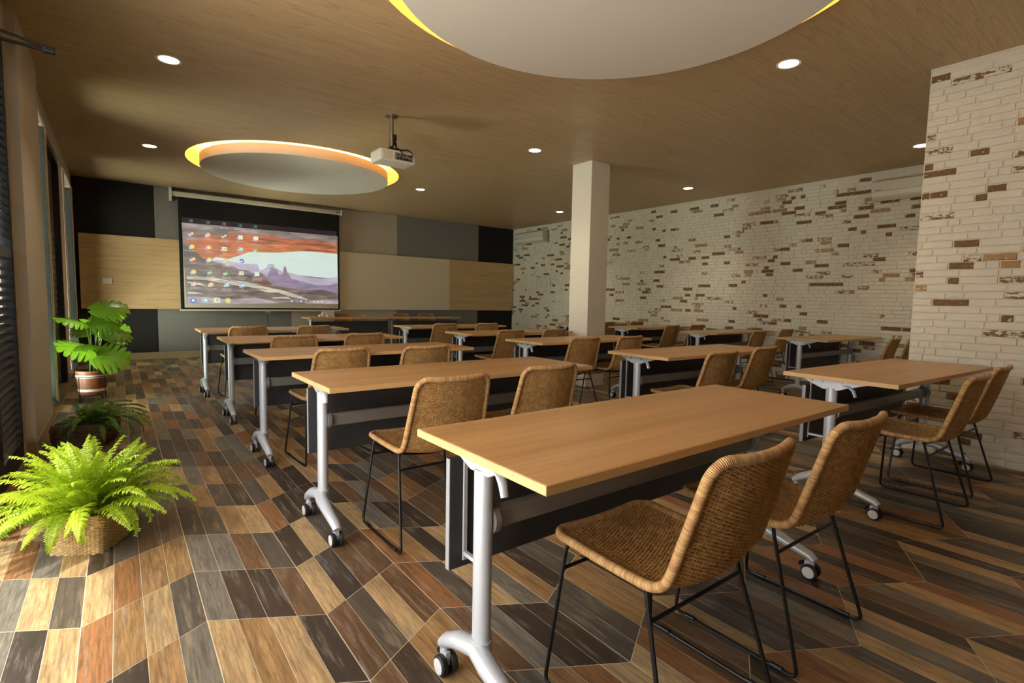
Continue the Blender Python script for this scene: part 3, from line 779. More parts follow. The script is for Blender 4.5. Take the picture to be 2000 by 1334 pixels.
PIC=[
 ('dim',[(937,2458),(3609,2463),(3604,2367),(927,2361)]),
 ('ground',[(927,2365),(3602,2371),(3629,990),(967,973)]),
 ('cloud',[(927,2365),(3602,2371),(3607,2202),(3162,2252),(2755,2217),(2367,2265),(2033,2255),(1642,2254),(1302,2173),(933,2155)]),
 ('cloud2',[(1471,2261),(1998,2330),(2368,2315),(2957,2339),(3603,2289),(3603,2256),(2957,2276),(2367,2275),(1925,2274)]),
 ('orange',[(950,2045),(1185,2121),(1642,2254),(2033,2255),(2367,2265),(2755,2217),(3162,2252),(3607,2202),(3615,2012),(3118,2020),(2913,2017),(2555,1965),(1972,1930),(1882,1888),(1633,1789),(1427,1799),(1342,1744),(1242,1745),(1146,1856),(1020,1968)]),
 ('orange2',[(1708,2051),(2365,2103),(2955,2108),(3611,2094),(3615,2018),(3118,2020),(2913,2017),(2555,1965),(1972,1930),(1882,1888),(1633,1793),(1462,1820)]),
 ('darkor',[(2774,2177),(3162,2177),(3373,2184),(3161,2135),(2814,2139)]),
 ('darkor',[(2087,2200),(2366,2208),(2714,2162),(2365,2154),(2178,2168)]),
 ('darkor',[(2954,2056),(3265,2064),(3589,2066),(3372,2038),(3015,2040)]),
 ('sky',[(1342,1733),(1427,1803),(1650,1790),(1882,1888),(1972,1930),(2555,1965),(2913,2017),(3118,2020),(3615,2012),(3624,1504),(3155,1524),(2667,1559),(2355,1514),(1982,1497),(1631,1715)]),
 ('hazem',[(1375,1748),(1632,1745),(1878,1714),(2115,1724),(2154,1600),(2225,1629),(2282,1673),(2294,1734),(2393,1740),(2425,1670),(2549,1601),(2707,1582),(2948,1523),(3260,1489),(3624,1544),(3626,1394),(3323,1351),(2353,1351),(1694,1387),(1559,1576)]),
 ('mesa',[(2269,1470),(2354,1667),(2373,1674),(2399,1643),(2463,1629),(2482,1536),(2564,1544),(2574,1668),(2590,1704),(2617,1699),(2647,1577),(2682,1545),(2709,1471),(2947,1418),(3259,1343),(3626,1405),(3629,1200),(3322,1280),(3048,1251),(2352,1330),(2259,1398)]),
 ('butte',[(1586,1655),(1700,1661),(1805,1608),(1948,1595),(2038,1540),(2168,1566),(2279,1486),(2306,1410),(2239,1367),(1800,1391),(1557,1479)]),
 ('rock',[(938,1989),(1020,1964),(1146,1852),(1245,1746),(1408,1718),(1561,1692),(1629,1599),(1698,1583),(1910,1514),(2130,1504),(2259,1418),(2338,1360),(2545,1285),(3048,1251),(3322,1280),(3629,1191),(3630,1074),(3025,1054),(967,973),(944,1730)]),
 ('rock2',[(938,1989),(1020,1964),(1146,1852),(1245,1746),(1408,1718),(1289,1638),(1123,1554),(946,1582)]),
 ('darkor',[(2036,1410),(2240,1428),(2338,1381),(2371,1320),(2220,1326)]),
 ('streak',[(975,1442),(1369,1443),(1800,1355),(2163,1314),(2544,1243),(2821,1156),(3035,1065),(2740,1108),(2256,1250),(1710,1313),(1283,1386),(989,1390)]),
 ('streak',[(980,1350),(1166,1338),(1314,1261),(1117,1308),(981,1330)]),
 ('streak',[(977,1176),(1113,1176),(1228,1140),(983,1142)]),
 ('streak',[(2368,1099),(2661,1119),(2700,1074),(2377,1077)]),
 ('streak',[(2088,1251),(2275,1236),(2504,1191),(2274,1199)]),
 ('streak',[(1625,1404),(1943,1336),(2164,1334),(1908,1385)]),
 ('pale',[(982,1091),(1310,1081),(1617,1036),(2048,1087),(2272,1052),(2501,992),(1615,969),(971,976)]),
 ('pale',[(3066,1044),(3363,1070),(3630,1052),(3629,992),(2941,984)]),
 ('rock2',[(3110,1252),(3322,1276),(3626,1187),(3628,1108),(3321,1145)]),
]
ICONS=[
 (1063,2407,'dimteal','Recycle Bin'),
 (1319,2403,'dimteal','CyberLink\nYouCam 5'),
 (1572,2404,'dimteal','Winamp'),
 (1835,2402,'dimteal','PhotoScape'),
 (2087,2408,'dimteal','Shop for\nSupplies'),
 (1070,2186,'red','Adobe\nReader XI'),
 (1324,2190,'pink','iTunes'),
 (1584,2195,'navy','Adobe\nPhotosho...'),
 (1837,2188,'white','MPC-HC'),
 (2096,2191,'white','HP\nColorLaserJ'),
 (1073,1963,'yellow','AIMP3'),
 (1330,1969,'orangei','Firefox'),
 (1571,1959,'cream','Italy'),
 (1840,1973,'sky2','Computer'),
 (2097,1978,'green','Continue\nConstruction ...'),
 (1082,1748,'red','Avira'),
 (1334,1751,'multi','Picasa 3'),
 (1590,1748,'multi','Google\nChrome'),
 (1852,1758,'blue','ColorLaser'),
 (1086,1524,'yellow','TuneUp'),
 (1347,1532,'green','SMADAV'),
 (1596,1529,'green','Microsoft\nOffice Exc..'),
 (1842,1535,'cream','Data Center\nTraining'),
 (2104,1527,'white','PROPOSAL\nTRAINING'),
 (1096,1317,'pink','CCleaner'),
 (1349,1312,'orangei','VLC media\nplayer'),
 (1598,1315,'sky2','Microsoft\nOffice Wor..'),
 (1856,1314,'sky2','HP\nColorLaserJ'),
 (1064,1023,'blue',''),
 (1242,1026,'sky2',''),
 (1430,1029,'cream',''),
 (1611,1026,'multi',''),
 (2719,1032,'white','-'),
 (2820,1034,'blue','-'),
 (2897,1033,'white','-'),
 (2983,1032,'green','-'),
 (3060,1031,'red','-'),
 (3139,1032,'white','-'),
 (3217,1033,'white','-'),
 (3292,1032,'white','-'),
]
# clock [(3476, 1050), (3475, 1013)]

# ================================================================ CEILING LIGHTS, PROJECTOR, SCREEN, AIR CONDITIONERS
lens = emit('downlight_lens', (1, .90, .74), 14)
DLAB = [(.38, 5.0, 'round recessed downlight by window side, nearer one beside the big disc'), (.38, 8.0, 'round recessed downlight left of the screen-side ceiling disc'),
        (4.10, 8.0, 'round recessed downlight right of the screen-side ceiling disc'), (4.10, 5.0, 'round recessed downlight left of the square column'),
        (4.10, 2.0, 'large looking recessed downlight between big disc and stub wall'), (7.25, 5.0, 'recessed downlight before the brick wall, right of the column'),
        (7.25, 8.0, 'recessed downlight near far brick corner, left of the column'), (7.25, 2.0, 'recessed downlight half hidden behind the brick stub wall')]
for x, y, lab in DLAB:
    r = empty('downlight', (x, y, H)); tag(r, lab, 'downlight', 'recessed ceiling downlights')
    MB().lathe([(.070, -.001), (.085, -.004), (.088, .001), (.070, .004)], 32).build('trim_ring', M_['white_plastic'], r, smooth='auto')
    MB().lathe([(.001, -.0015), (.069, -.0015)], 28).build('lens', lens, r, fix=False)
    l = bpy.data.lights.new('downlight_lamp', 'SPOT'); l.energy = 34; l.color = (1, .87, .66); l.spot_size = math.radians(105); l.spot_blend = .8; l.shadow_soft_size = .06
    lo = link(bpy.data.objects.new('downlight_lamp', l), r); lo.location = (0, 0, -.02)

# projector on its pole
r = empty('projector', (2.25, 5.02, H)); tag(r, 'white ceiling projector on a short steel pole with dark cables', 'projector')
MB().lathe([(.001, -.002), (.062, -.002), (.062, -.012), (.03, -.018)], 24).build('ceiling_plate', M_['chrome'], r, smooth='auto')
MB().cyl((0, 0, -.01), (0, 0, -.30), .024, n=16).build('pole', M_['chrome'], r, smooth='auto')
MB().box(-.05, .06, -.05, .05, -.345, -.325).box(-.13, .13, -.012, .012, -.352, -.342).box(-.012, .012, -.11, .11, -.352, -.342).build('mounting_bracket', M_['black_plastic'], r, bevel=.004)
bd = MB().box(-.175, .205, -.125, .125, -.475, -.358).build('body', M_['white_plastic'], r, bevel=.025, seg=3, smooth='auto')
MB().cyl((-.08, .12, -.415), (-.08, .16, -.415), .042, n=20).build('lens_barrel', M_['black_plastic'], r, smooth='auto')
pc = MB().box(-.02, .17, -.128, -.122, -.455, -.385).build('port_panel', M_['silver_dark'], bd)
for k in range(5): MB().box(.0+k*.032, .022+k*.032, -.133, -.127, -.448, -.432).build('port', M_['black_plastic'], bd)
for k in range(4): MB().cyl((.01+k*.036, -.127, -.405), (.01+k*.036, -.134, -.405), .007, n=8).build('port', M_['black_plastic'], bd)
MB().box(-.14, -.05, -.128, -.122, -.455, -.385).build('vent_grille', M_['cream_plastic'], bd, bevel=.002)
for pts in ([(.02, -.02, -.20), (.035, -.03, -.28), (.02, -.06, -.33), (.03, -.13, -.355), (.04, -.16, -.40), (.03, -.135, -.44)],
            [(.01, -.03, -.20), (.03, -.03, -.30), (.06, -.08, -.34), (.12, -.14, -.35), (.15, -.165, -.39), (.14, -.135, -.41)],
            [(.015, -.025, -.19), (.01, -.035, -.27), (-.02, -.08, -.32), (-.05, -.07, -.345)]):
    MB().tube([tuple(p) for p in spline(pts, 24)[0]], .007, 6).build('cable', M_['black_plastic'], r, smooth='auto')
MB().tube([(.018, -.02, -.19), (.022, -.024, -.24)], .022, 10).build('cable_wrap', M_['black_plastic'], r, smooth='auto')

# projection screen with the projected desktop
YS = YF-.12
r = empty('projection_screen', (2.265, YS, .834)); tag(r, 'pull-down projection screen showing a computer desktop over a canyon view', 'screen')
def loc(mb, dx=0): 
    mb.v = [(a-2.265, b-YS, c-.834) for a, b, c in mb.v]; return mb
loc(MB().box(.80, 3.70, YS-.035, YS+.05, 2.80, 2.885)).build('case', M_['cream_plastic'], r, bevel=.02, seg=3, smooth='auto')
for xa in (.785, 3.70): loc(MB().box(xa-.008, xa+.012, YS-.045, YS+.06, 2.785, 2.90)).build('end_cap', M_['white_plastic'], r, bevel=.004)
for xa in (.76,): loc(MB().box(xa, xa+.035, YS-.02, YS+.09, 2.72, 2.95)).build('wall_bracket', M_['cream_plastic'], r, bevel=.004)
loc(MB().box(3.58, 3.66, YS-.037, YS-.034, 2.835, 2.85)).build('maker_badge', M_['black_plastic'], r)
sheet = loc(MB().box(.88, 3.66, YS-.002, YS+.002, .865, 2.81)).build('black_border', M_['screen_black'], r)
white = loc(MB().box(.935, 3.63, YS-.0035, YS-.0022, .895, 2.368)).build('white_surface', M_['screen_white'], r)
loc(MB().box(.86, 3.685, YS-.014, YS+.014, .838, .868)).build('bottom_bar', M_['cream_plastic'], r, bevel=.006)
loc(MB().box(2.235, 2.325, YS-.022, YS-.010, .822, .850)).build('pull_tab', M_['yellow'], r, bevel=.003)
loc(MB().tube([(2.255, YS-.012, .825), (2.245, YS-.012, .805), (2.28, YS-.012, .795), (2.315, YS-.012, .805), (2.305, YS-.012, .825)], .004, 6)).build('pull_handle', M_['white_plastic'], r, smooth='auto')
loc(MB().tube([tuple(p) for p in spline([(2.28, YS-.01, .795), (2.272, YS, .70), (2.29, YS, .60), (2.31, YS, .50), (2.315, YS, .40)], 20)[0]], .005, 6)).build('pull_cord', M_['black_plastic'], r, smooth='auto')
PCOL = {'dim': (34, 28, 36), 'ground': (126, 108, 110), 'cloud': (128, 112, 112), 'cloud2': (150, 130, 128), 'orange': (184, 92, 52), 'orange2': (204, 112, 62), 'darkor': (122, 66, 44), 'sky': (214, 234, 226), 'hazem': (182, 178, 198),
        'mesa': (138, 122, 156), 'butte': (128, 104, 124), 'rock': (112, 92, 92), 'rock2': (96, 80, 80), 'streak': (204, 200, 178), 'pale': (172, 158, 164),
        'dimteal': (40, 74, 80), 'red': (206, 66, 54), 'pink': (226, 140, 150), 'navy': (44, 62, 120), 'white': (240, 246, 240), 'yellow': (226, 196, 70), 'orangei': (236, 176, 96), 'cream': (238, 242, 170),
        'sky2': (150, 190, 232), 'green': (112, 214, 60), 'multi': (220, 200, 120), 'blue': (70, 110, 210), 'text': (206, 202, 200)}
def projected(name, col, s, var):
    # light thrown by the projector, with the mottling of the rock in the picture
    m, nt, p, out = newmat(name); n = N(nt); p.inputs['Base Color'].default_value = (.2, .2, .2, 1) if 'dim' not in name else (.012, .011, .012, 1)
    tc = n('TexCoord'); v = n('VectorMath', (tc.outputs['Object'], (1.6, 1, 9)), operation='MULTIPLY')
    rot = n('VectorRotate', {0: v.outputs[0], 'Axis': (0, 1, 0), 'Angle': .25})
    t = n('TexNoise', {0: rot.outputs[0], 'Scale': 1.6, 'Detail': 5, 'Roughness': .62, 'Distortion': .6}).outputs[0]
    lo = tuple(c*(1-var) for c in col); hi = tuple(min(1, c*(1+var*.8)+.02*var) for c in col)
    nt.links.new(n.mix(n.ramp(t, [(.38, (0, 0, 0)), (.62, (1, 1, 1))]), lo, hi), p.inputs['Emission Color'])
    p.inputs['Emission Strength'].default_value = s; m.cycles.emission_sampling = 'NONE' if var == 0 else 'AUTO'; return m
PVAR = {'ground': .5, 'cloud': .5, 'cloud2': .4, 'orange': .45, 'orange2': .35, 'darkor': .4, 'rock': .7, 'rock2': .6, 'butte': .35, 'mesa': .22, 'hazem': .16, 'sky': .03, 'streak': .4, 'pale': .35, 'dim': .4}
EM = {k: projected('projected_'+k, srgb(*c), .72, PVAR.get(k, 0)) for k, c in PCOL.items()}
pic = empty('projected_picture', (0, -.0040, 0)); pic.parent = r
for k, (nm, pl) in enumerate(PIC):
    y = -.0002*k
    mb = MB(); mb.add([(a/1000-2.265, y, c/1000-.834) for a, c in pl], [tuple(range(len(pl)))])
    # triangulated by tessellation so concave outlines fill correctly
    tr = geometry.tessellate_polygon([[Vector((p[0], p[2], 0)) for p in mb.v]]); mb.f = [tuple(t) for t in tr]; mb.m = [0]*len(tr)
    mb.build({'dim': 'dimmed_strip', 'sky': 'picture_sky', 'orange': 'rock_arch', 'orange2': 'rock_arch', 'streak': 'light_streak', 'mesa': 'picture_mesa', 'hazem': 'picture_mesa', 'butte': 'picture_mesa'}.get(nm, 'picture_patch'), EM[nm], pic, fix=False)
YT = -.0002*len(PIC)-.0004
tcache = {}
def caption(txt, x, z, size, mat):
    cu = bpy.data.curves.new('caption', 'FONT'); cu.body = txt; cu.size = size; cu.align_x = 'CENTER'; cu.space_line = .85; cu.resolution_u = 2
    to = bpy.data.objects.new('caption_tmp', cu); COL.objects.link(to)
    me = bpy.data.meshes.new_from_object(to.evaluated_get(bpy.context.evaluated_depsgraph_get()))
    bpy.data.objects.remove(to); me.materials.clear(); me.materials.append(mat)
    o = link(bpy.data.objects.new('caption', me), pic); o.location = (x-2.265, YT, z-.834); o.rotation_euler = (PI/2, 0, 0); return o
def icon(x, z, w, k, arrow=True):
    mb = MB(); X, Z = x-2.265, z-.834; y = YT
    def q(a, b, c, d, m, dy=0): mb.cur = m; mb.add([(X+a, y-dy, Z+b), (X+c, y-dy, Z+b), (X+c, y-dy, Z+d), (X+a, y-dy, Z+d)], [(0, 1, 2, 3)])
    if k in ('pink', 'multi', 'blue', 'yellow', 'orangei') and w > .04:
        n = 14; mb.add([(X+w*.62*math.cos(2*PI*i/n), y, Z+w*.62*math.sin(2*PI*i/n)) for i in range(n)], [tuple(range(n))])
        mb.cur = 2; n = 8; mb.add([(X+w*.26*math.cos(2*PI*i/n), y-.0002, Z+w*.26*math.sin(2*PI*i/n)) for i in range(n)], [tuple(range(n))])
    elif k == 'green' and w > .04:
        mb.add([(X-w*.55, y, Z-w*.5), (X+w*.6, y, Z-w*.5), (X, y, Z+w*.6)], [(0, 1, 2)])
    else:
        q(-w*.55, -w*.5, w*.6, w*.55, 0); q(-w*.1, -w*.2, w*.4, w*.3, 2, .0002)
    if arrow: q(-w*.75, -w*.62, -w*.15, -w*.05, 1, .0004); q(-w*.6, -w*.5, -w*.3, -w*.2, 3, .0006)
    mb.build('desktop_icon', [EM[k], EM['white'], EM['rock2' if k == 'dimteal' else 'cream' if k != 'cream' else 'sky2'], EM['blue']], pic, fix=False)
for x, z, k, t in ICONS:
    x /= 1000; z /= 1000
    if t == '-': icon(x, z, .026, k, False); continue
    icon(x, z, .066 if t else .085, k, bool(t) and k != 'dimteal')
    if t: caption(t, x, z-.085, .036, EM['text'])
caption('14:02', 3.476, 1.036, .030, EM['text']); caption('13/08/2020', 3.470, .998, .034, EM['text'])

# wall air conditioners
def aircon(y0, y1, lab, face=1):
    r = empty('air_conditioner', (XR, (y0+y1)/2, 2.53)); tag(r, lab, 'air conditioner', 'wall air conditioners')
    w = (y1-y0)/2
    p = [(-.02, .02), (-.02, .27), (-.16, .275), (-.215, .25), (-.222, .10), (-.19, .045), (-.13, .01)]
    MB().prism([(a, b) for a, b in p], 1, -w, w).build('body', M_['cream_plastic'], r, bevel=.012, seg=3, smooth='auto')
    MB().prism([(-.2225, .095), (-.2215, .105), (-.227, .105), (-.205, .055), (-.198, .052)], 1, -w+.02, w-.02).build('front_lip', M_['white_plastic'], r)
    MB().prism([(-.195, .046), (-.135, .012), (-.13, .004), (-.192, .038)], 1, -w+.06, w-.06).build('air_flap', M_['cream_plastic'], r)
    for k in range(3): MB().box(-.224, -.221, -w+.02, w-.02, .118+k*.0, .121).build('groove', M_['silver_dark'], r) if k == 0 else None
    MB().box(-.2235, -.2205, w-.12, w-.05, .13, .142).build('badge', M_['silver_dark'], r)
    MB().tube([(-.06, -w-.012, .27), (-.05, -w-.02, .15), (-.03, -w-.015, .0), (-.03, -w-.01, -.02)], .006, 6).build('power_cord', M_['black_plastic'], r, smooth='auto')
    return r
aircon(9.42, 10.52, 'cream wall air conditioner at the far brick wall corner')
aircon(1.75, 2.72, 'cream wall air conditioner partly hidden by the brick stub wall')

# things on the speaker table
r = empty('desk_phone', (3.19, 10.02, TZ+.002)); tag(r, 'pale tilted desk phone standing on the left speaker table', 'phone')
MB().prism([(-.075, 0), (.075, 0), (.065, .02), (-.05, .115), (-.068, .105)], 0, -.12, .10).build('body', M_['cream_plastic'], r, bevel=.006)
MB().prism([(-.066, .108), (-.05, .125), (-.035, .125), (-.05, .10)], 0, -.13, .11).build('display_hood', M_['silver'], r, bevel=.004)
MB().box(-.16, -.125, -.06, .07, .01, .045).build('handset', M_['white_plastic'], r, bevel=.01, seg=3)
MB().cyl((-.14, .06, .012), (-.09, -.02, .12), .006, n=8).build('prop', M_['silver_dark'], r)
MB().box(-.05, .09, -.14, -.078, 0, .060).build('base_box', M_['cream_plastic'], r, bevel=.004)
r = empty('duster', (3.90, 10.0, TZ)); tag(r, 'small white block lying on the left speaker table', 'board duster')
MB().box(-.05, .05, -.02, .02, 0, .012).build('felt', M_['silver_dark'], r); MB().box(-.05, .05, -.02, .02, .012, .03).build('grip', M_['white_plastic'], r, bevel=.005)

# ================================================================ PLANTS
def frond_mesh(seed, L, up, droop, mat, npair=30, wid=.040):
    rnd = random.Random(seed); mb = MB()
    pts = []; a = up; p = Vector((0, 0, 0)); st = L/40; side_curve = rnd.uniform(-.5, .5)
    yaw = 0
    for k in range(41):
        pts.append(p.copy()); p = p+Vector((math.cos(a)*math.cos(yaw), math.cos(a)*math.sin(yaw), math.sin(a)))*st
        a -= droop/40*(.6+1.0*k/40); yaw += side_curve/40
    mb.tube(pts[::4], [.0016*(1-.8*k/10) for k in range(11)], 4, caps=False)
    for k in range(npair):
        f = .10+.88*k/npair; q = f*40; i = min(39, int(q)); c = pts[i].lerp(pts[i+1], q-i); t = (pts[i+1]-pts[i]).normalized()
        w = wid*(math.sin(PI*min(1, (f*.93+.07))**.75)**.8)*rnd.uniform(.85, 1.1)
        sd = t.cross(Vector((0, 0, 1)));  sd = sd.normalized() if sd.length > .01 else Vector((0, 1, 0)); nrm = sd.cross(t).normalized()
        for s in (-1, 1):
            tw = rnd.uniform(-.45, .45)
            d = (sd*s*.92+t*.38+nrm*(tw*.5+.12)).normalized(); pw = L/npair*.46
            e = (t-d*t.dot(d)).normalized()
            b = c; m1 = b+d*w*.35-nrm*.001; m2 = b+d*w*.72-nrm*.004; tip = b+d*w-nrm*(.006+.01*rnd.random())
            # toothed leaflet
            mb.add([b-e*pw*.5, b+e*pw*.5, m1-e*pw*.95, m1+e*pw*.95, b+d*w*.5-e*pw*.55, b+d*w*.5+e*pw*.6, m2-e*pw*.72, m2+e*pw*.72, tip],
                   [(0, 2, 3, 1), (2, 4, 5, 3), (4, 6, 7, 5), (6, 8, 7)])
    return mb.mesh('frond', mat, smooth=False, fix=False)
def fern(root, z, n, mat, seeds, base_r, wall_side=False):
    vs = [frond_mesh(s, L, u, d, mat, 34, wd) for s, L, u, d, wd in seeds]
    rnd = random.Random(len(vs)*n)
    for k in range(n):
        az = k*2.399963+rnd.uniform(-.25, .25); ring = k/n
        me = vs[min(len(vs)-1, int(ring*len(vs)))] if rnd.random() < .75 else rnd.choice(vs)
        o = link(bpy.data.objects.new('frond', me), root); s = rnd.uniform(.82, 1.12)
        wx = math.cos(az+root.rotation_euler.z)
        if wall_side and wx < -.1: s *= 1-.62*min(1, -wx*1.3)
        rr = base_r*(.15+.7*ring)
        o.location = (rr*math.cos(az), rr*math.sin(az), z); o.rotation_euler = (rnd.uniform(-.25, .25), rnd.uniform(-.12, .12), az); o.scale = (s, s, s)
def basket(name, parent, hw, h, rc, mat, flare=.0, sagf=.0, cuff=True, n=112, rows=26):
    mb = MB()
    def outline(a, r):
        # rounded square
        e = 8.0; c, s = math.cos(a), math.sin(a); return r/((abs(c)**e+abs(s)**e)**(1/e))
    vs = []
    for j in range(rows+1):
        f = j/rows; z = h*f; bul = hw*(1+flare*f+sagf*math.sin(PI*f))
        cf = .006 if (cuff and .70 < f) else 0
        if cuff and abs(f-.70) < .02: cf = -.003
        for k in range(n):
            a = 2*PI*k/n; w = .003*(1 if ((k//2)+j) % 2 else -1)
            rr = outline(a, bul+cf+w); vs.append((rr*math.cos(a), rr*math.sin(a), z))
    fs = [(j*n+k, j*n+(k+1) % n, (j+1)*n+(k+1) % n, (j+1)*n+k) for j in range(rows) for k in range(n)]
    mb.add(vs, fs); b = len(mb.v)
    top = vs[-n:]; inner = [(x*.93, y*.93, z) for x, y, z in top]; low = [(x*.9, y*.9, z-.03) for x, y, z in top]
    mb.add(top+inner+low, [(k, (k+1) % n, n+(k+1) % n, n+k) for k in range(n)]+[(n+k, n+(k+1) % n, 2*n+(k+1) % n, 2*n+k) for k in range(n)])
    mb.add(vs[:n], [tuple(reversed(range(n)))])
    o = mb.build(name, mat, parent, smooth=False)
    so = MB(); so.add([(x*.92, y*.92, h-.025) for x, y, z in top], [tuple(range(n))]); so.build('soil', M_['soil'], parent, fix=False)
    return o
f1 = empty('potted_fern', (-.128, 2.93, 0), math.radians(-30)); tag(f1, 'bright yellow-green fern in a pale woven seagrass basket, nearest plant', 'fern')
basket('basket', f1, .108, .172, .03, M_['seagrass'], .03, .02)
fern(f1, .155, 104, M_['fern'], [(1, .37, 1.42, .7, .046), (2, .38, 1.30, 1.0, .048), (7, .40, 1.15, 1.2, .048), (3, .41, .98, 1.3, .046), (4, .40, .85, 1.7, .044), (5, .38, .62, 1.5, .042), (6, .30, .95, 3.0, .040)], .11)
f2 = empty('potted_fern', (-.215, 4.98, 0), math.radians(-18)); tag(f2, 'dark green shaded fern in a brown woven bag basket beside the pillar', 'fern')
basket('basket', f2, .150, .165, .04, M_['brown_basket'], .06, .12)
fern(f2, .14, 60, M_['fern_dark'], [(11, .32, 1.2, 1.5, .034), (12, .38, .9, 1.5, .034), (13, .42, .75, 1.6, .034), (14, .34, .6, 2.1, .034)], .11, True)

def monstera_leaf(seed, L, W_):
    """split leaf: midrib along +x, lobes each side; drooping"""
    rnd = random.Random(seed); mb = MB(); nl = 6
    def wid(f): return W_*(math.sin(PI*min(1, f*.86+.14))**.65)*(1.05-.15*f)
    def z(x, y): return -.55*(x/L)**2*L*.5-.9*(y*y)/W_*.55+.03*abs(y)/W_*L*.2
    for s in (-1, 1):
        for k in range(nl):
            f0, f1_ = -.16+1.12*k/nl, -.16+1.12*(k+1)/nl
            cut = .46 if 0 < k < nl-1 else .7
            strips = []
            for j in range(7):
                t = j/6
                sw = .22*t+.05*t*t
                gap = 0 if t < cut else (t-cut)/(1-cut)*.34*(f1_-f0)+.08*(f1_-f0)
                a, b = f0+gap*.5, f1_-gap*.5
                if t == 1: m_ = (a+b)/2; a, b = m_-(b-a)*.28, m_+(b-a)*.28
                row = []
                for q in (a, (a+b)/2, b):
                    w = wid(max(0.02, min(.98, (q+.16)/1.14))); fx = max(0.0 if t < .05 else -.3, q)+sw*(1-.3*q)*.8
                    x = max(min(fx, 1.02), -.22)*L; y = s*t*w*.5*2*.5
                    row.append((x, y, z(x, y)-(.010*L if q in (a, b) and t > .3 else 0)))
                strips.append(row)
            vs = [p for r_ in strips for p in r_]
            fs = [(j*3+c, j*3+c+1, j*3+c+4, j*3+c+3) for j in range(6) for c in range(2)]
            mb.add(vs, fs)
    mb.tube([(L*t, 0, z(L*t, 0)+.001) for t in [k/8 for k in range(9)]], [.004*(1-.8*k/8) for k in range(9)], 5, caps=False)
    return mb.mesh('leaf', M_['monstera'], smooth=True, fix=False)
ML = [monstera_leaf(1, .30, .38), monstera_leaf(2, .25, .32), monstera_leaf(3, .19, .25)]
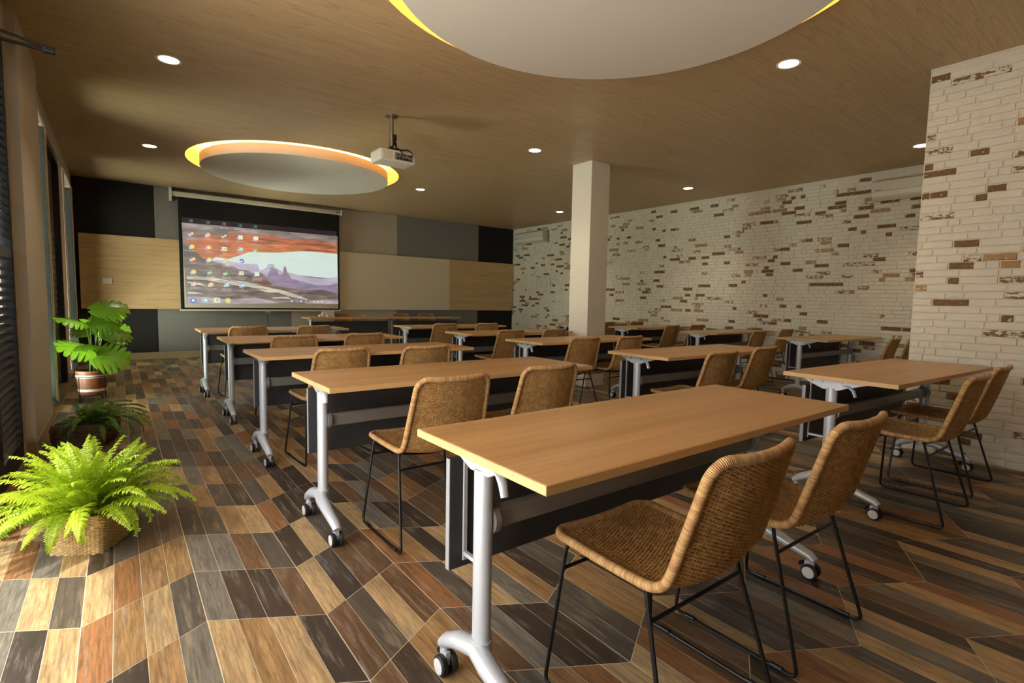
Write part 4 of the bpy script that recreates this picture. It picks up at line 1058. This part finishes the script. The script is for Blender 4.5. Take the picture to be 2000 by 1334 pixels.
def monstera(loc, leaves, label, lab_stand, rz=0):
    r = empty('potted_monstera', (loc[0], loc[1], .075), rz); tag(r, label, 'houseplant', 'split-leaf plants in wooden tubs')
    tub = MB().lathe([(.001, .0), (.108, .0), (.108, .02), (.102, .02)], 28).build('tub', M_['cedar'], r)
    ns = 18; r0, r1, hh = .112, .138, .25
    st = MB()
    aw = PI/ns*.975
    vs = []
    for rr, z in ((r0, 0), (r1, hh), (r1-.014, hh), (r0-.014, 0)):
        for a in (-aw, 0, aw): vs.append((rr*math.cos(a), rr*math.sin(a), z))
    st.add(vs, [(0, 1, 4, 3), (1, 2, 5, 4), (3, 4, 7, 6), (4, 5, 8, 7), (6, 7, 10, 9), (7, 8, 11, 10), (0, 3, 6, 9), (2, 11, 8, 5), (0, 9, 10, 1), (1, 10, 11, 2)])
    sme = st.mesh('stave', M_['cedar'])
    for k in range(ns):
        o = link(bpy.data.objects.new('stave', sme), tub); o.rotation_euler = (0, 0, 2*PI*k/ns)
    for z0, z1 in ((.035, .062), (.178, .208)):
        ra, rb = r0+(r1-r0)*z0/hh, r0+(r1-r0)*z1/hh
        MB().lathe([(ra+.0005, z0), (ra+.003, z0), (rb+.003, z1), (rb+.0005, z1), (ra+.0005, z0)], 36).build('band', M_['white_plastic'], r, smooth='auto')
    MB().lathe([(.001, .222), (.120, .218)], 24).build('soil', M_['soil'], r, fix=False)
    for (bx, by, tx, ty, tz, az, pitch, roll, kind) in leaves:
        mid = ((bx+tx)/2*.8, (by+ty)/2*.8, (.22+tz)/2+.06)
        MB().tube([tuple(p) for p in spline([(bx, by, .21), mid, (tx, ty, tz)], 14)[0]], [.0065-.003*k/13 for k in range(14)], 6).build('stem', M_['stem'], r, smooth='auto')
        o = link(bpy.data.objects.new('leaf', ML[kind]), r); o.location = (tx, ty, tz); o.rotation_euler = (roll, -pitch, az)
    for k in range(3): MB().cyl((-.02+.02*k, .01*(k-1), .20), (-.025+.025*k, .012*(k-1), .44), .006, n=6).build('support_cane', M_['black_plastic'], r)
    s = empty('plant_stand', (loc[0], loc[1], 0), rz); tag(s, lab_stand, 'plant stand', 'black wire plant stands')
    MB().tube([(.142*math.cos(2*PI*k/32), .142*math.sin(2*PI*k/32), .265) for k in range(32)], .0035, 6, closed=True).build('ring', M_['black_metal'], s, smooth='auto')
    MB().tube([(.09*math.cos(2*PI*k/32), .09*math.sin(2*PI*k/32), .068) for k in range(32)], .0035, 6, closed=True).build('ring', M_['black_metal'], s, smooth='auto')
    for k in range(4):
        a = PI/4+k*PI/2; c, n_ = math.cos(a), math.sin(a)
        MB().tube([(.146*c, .146*n_, .27), (.150*c, .150*n_, .02), (.148*c, .148*n_, .004), (.128*c, .128*n_, .004), (.118*c, .118*n_, .02), (.09*c, .09*n_, .066)], .0035, 6).build('leg', M_['black_metal'], s, smooth='auto')
    return r
D_ = math.radians
# base x,y, tip x,y,z (above the tub floor), heading, pitch (down is negative), roll, size
monstera((-.235, 6.90), [
    (-.01, 0, .02, -.02, .88, D_(2), D_(14), D_(38), 0), (0, .02, -.03, -.02, .73, D_(212), D_(26), D_(-22), 1), (-.02, -.01, .02, -.08, .45, D_(214), D_(26), D_(-36), 0),
    (.02, -.02, .01, -.10, .40, D_(-14), D_(2), D_(58), 0), (.02, .02, .0, -.02, .76, D_(-12), D_(-6), D_(48), 1),
    (-.02, .03, -.0, .06, .62, D_(140), D_(35), D_(-30), 2), (.02, .03, .10, .04, .60, D_(15), D_(12), D_(35), 1), (-.01, -.02, -.02, -.07, .52, D_(-105), D_(2), D_(0), 2)],
    'split-leaf plant in brown wooden tub with white bands, nearer one by window', 'black wire stand under the nearer wooden plant tub')
monstera((-.25, 9.66), [
    (0, 0, .06, -.02, .72, D_(0), D_(10), D_(40), 1), (.02, .0, .14, .0, .52, D_(5), D_(10), D_(45), 1), (-.02, 0, -.0, 0, .60, D_(200), D_(30), D_(-25), 2), (0, .02, .03, .08, .62, D_(70), D_(10), 0, 2), (.02, -.02, .06, -.06, .45, D_(-60), D_(10), 0, 2)],
    'smaller looking split-leaf plant in wooden tub near front wall corner', 'black wire stand under the farther wooden plant tub')
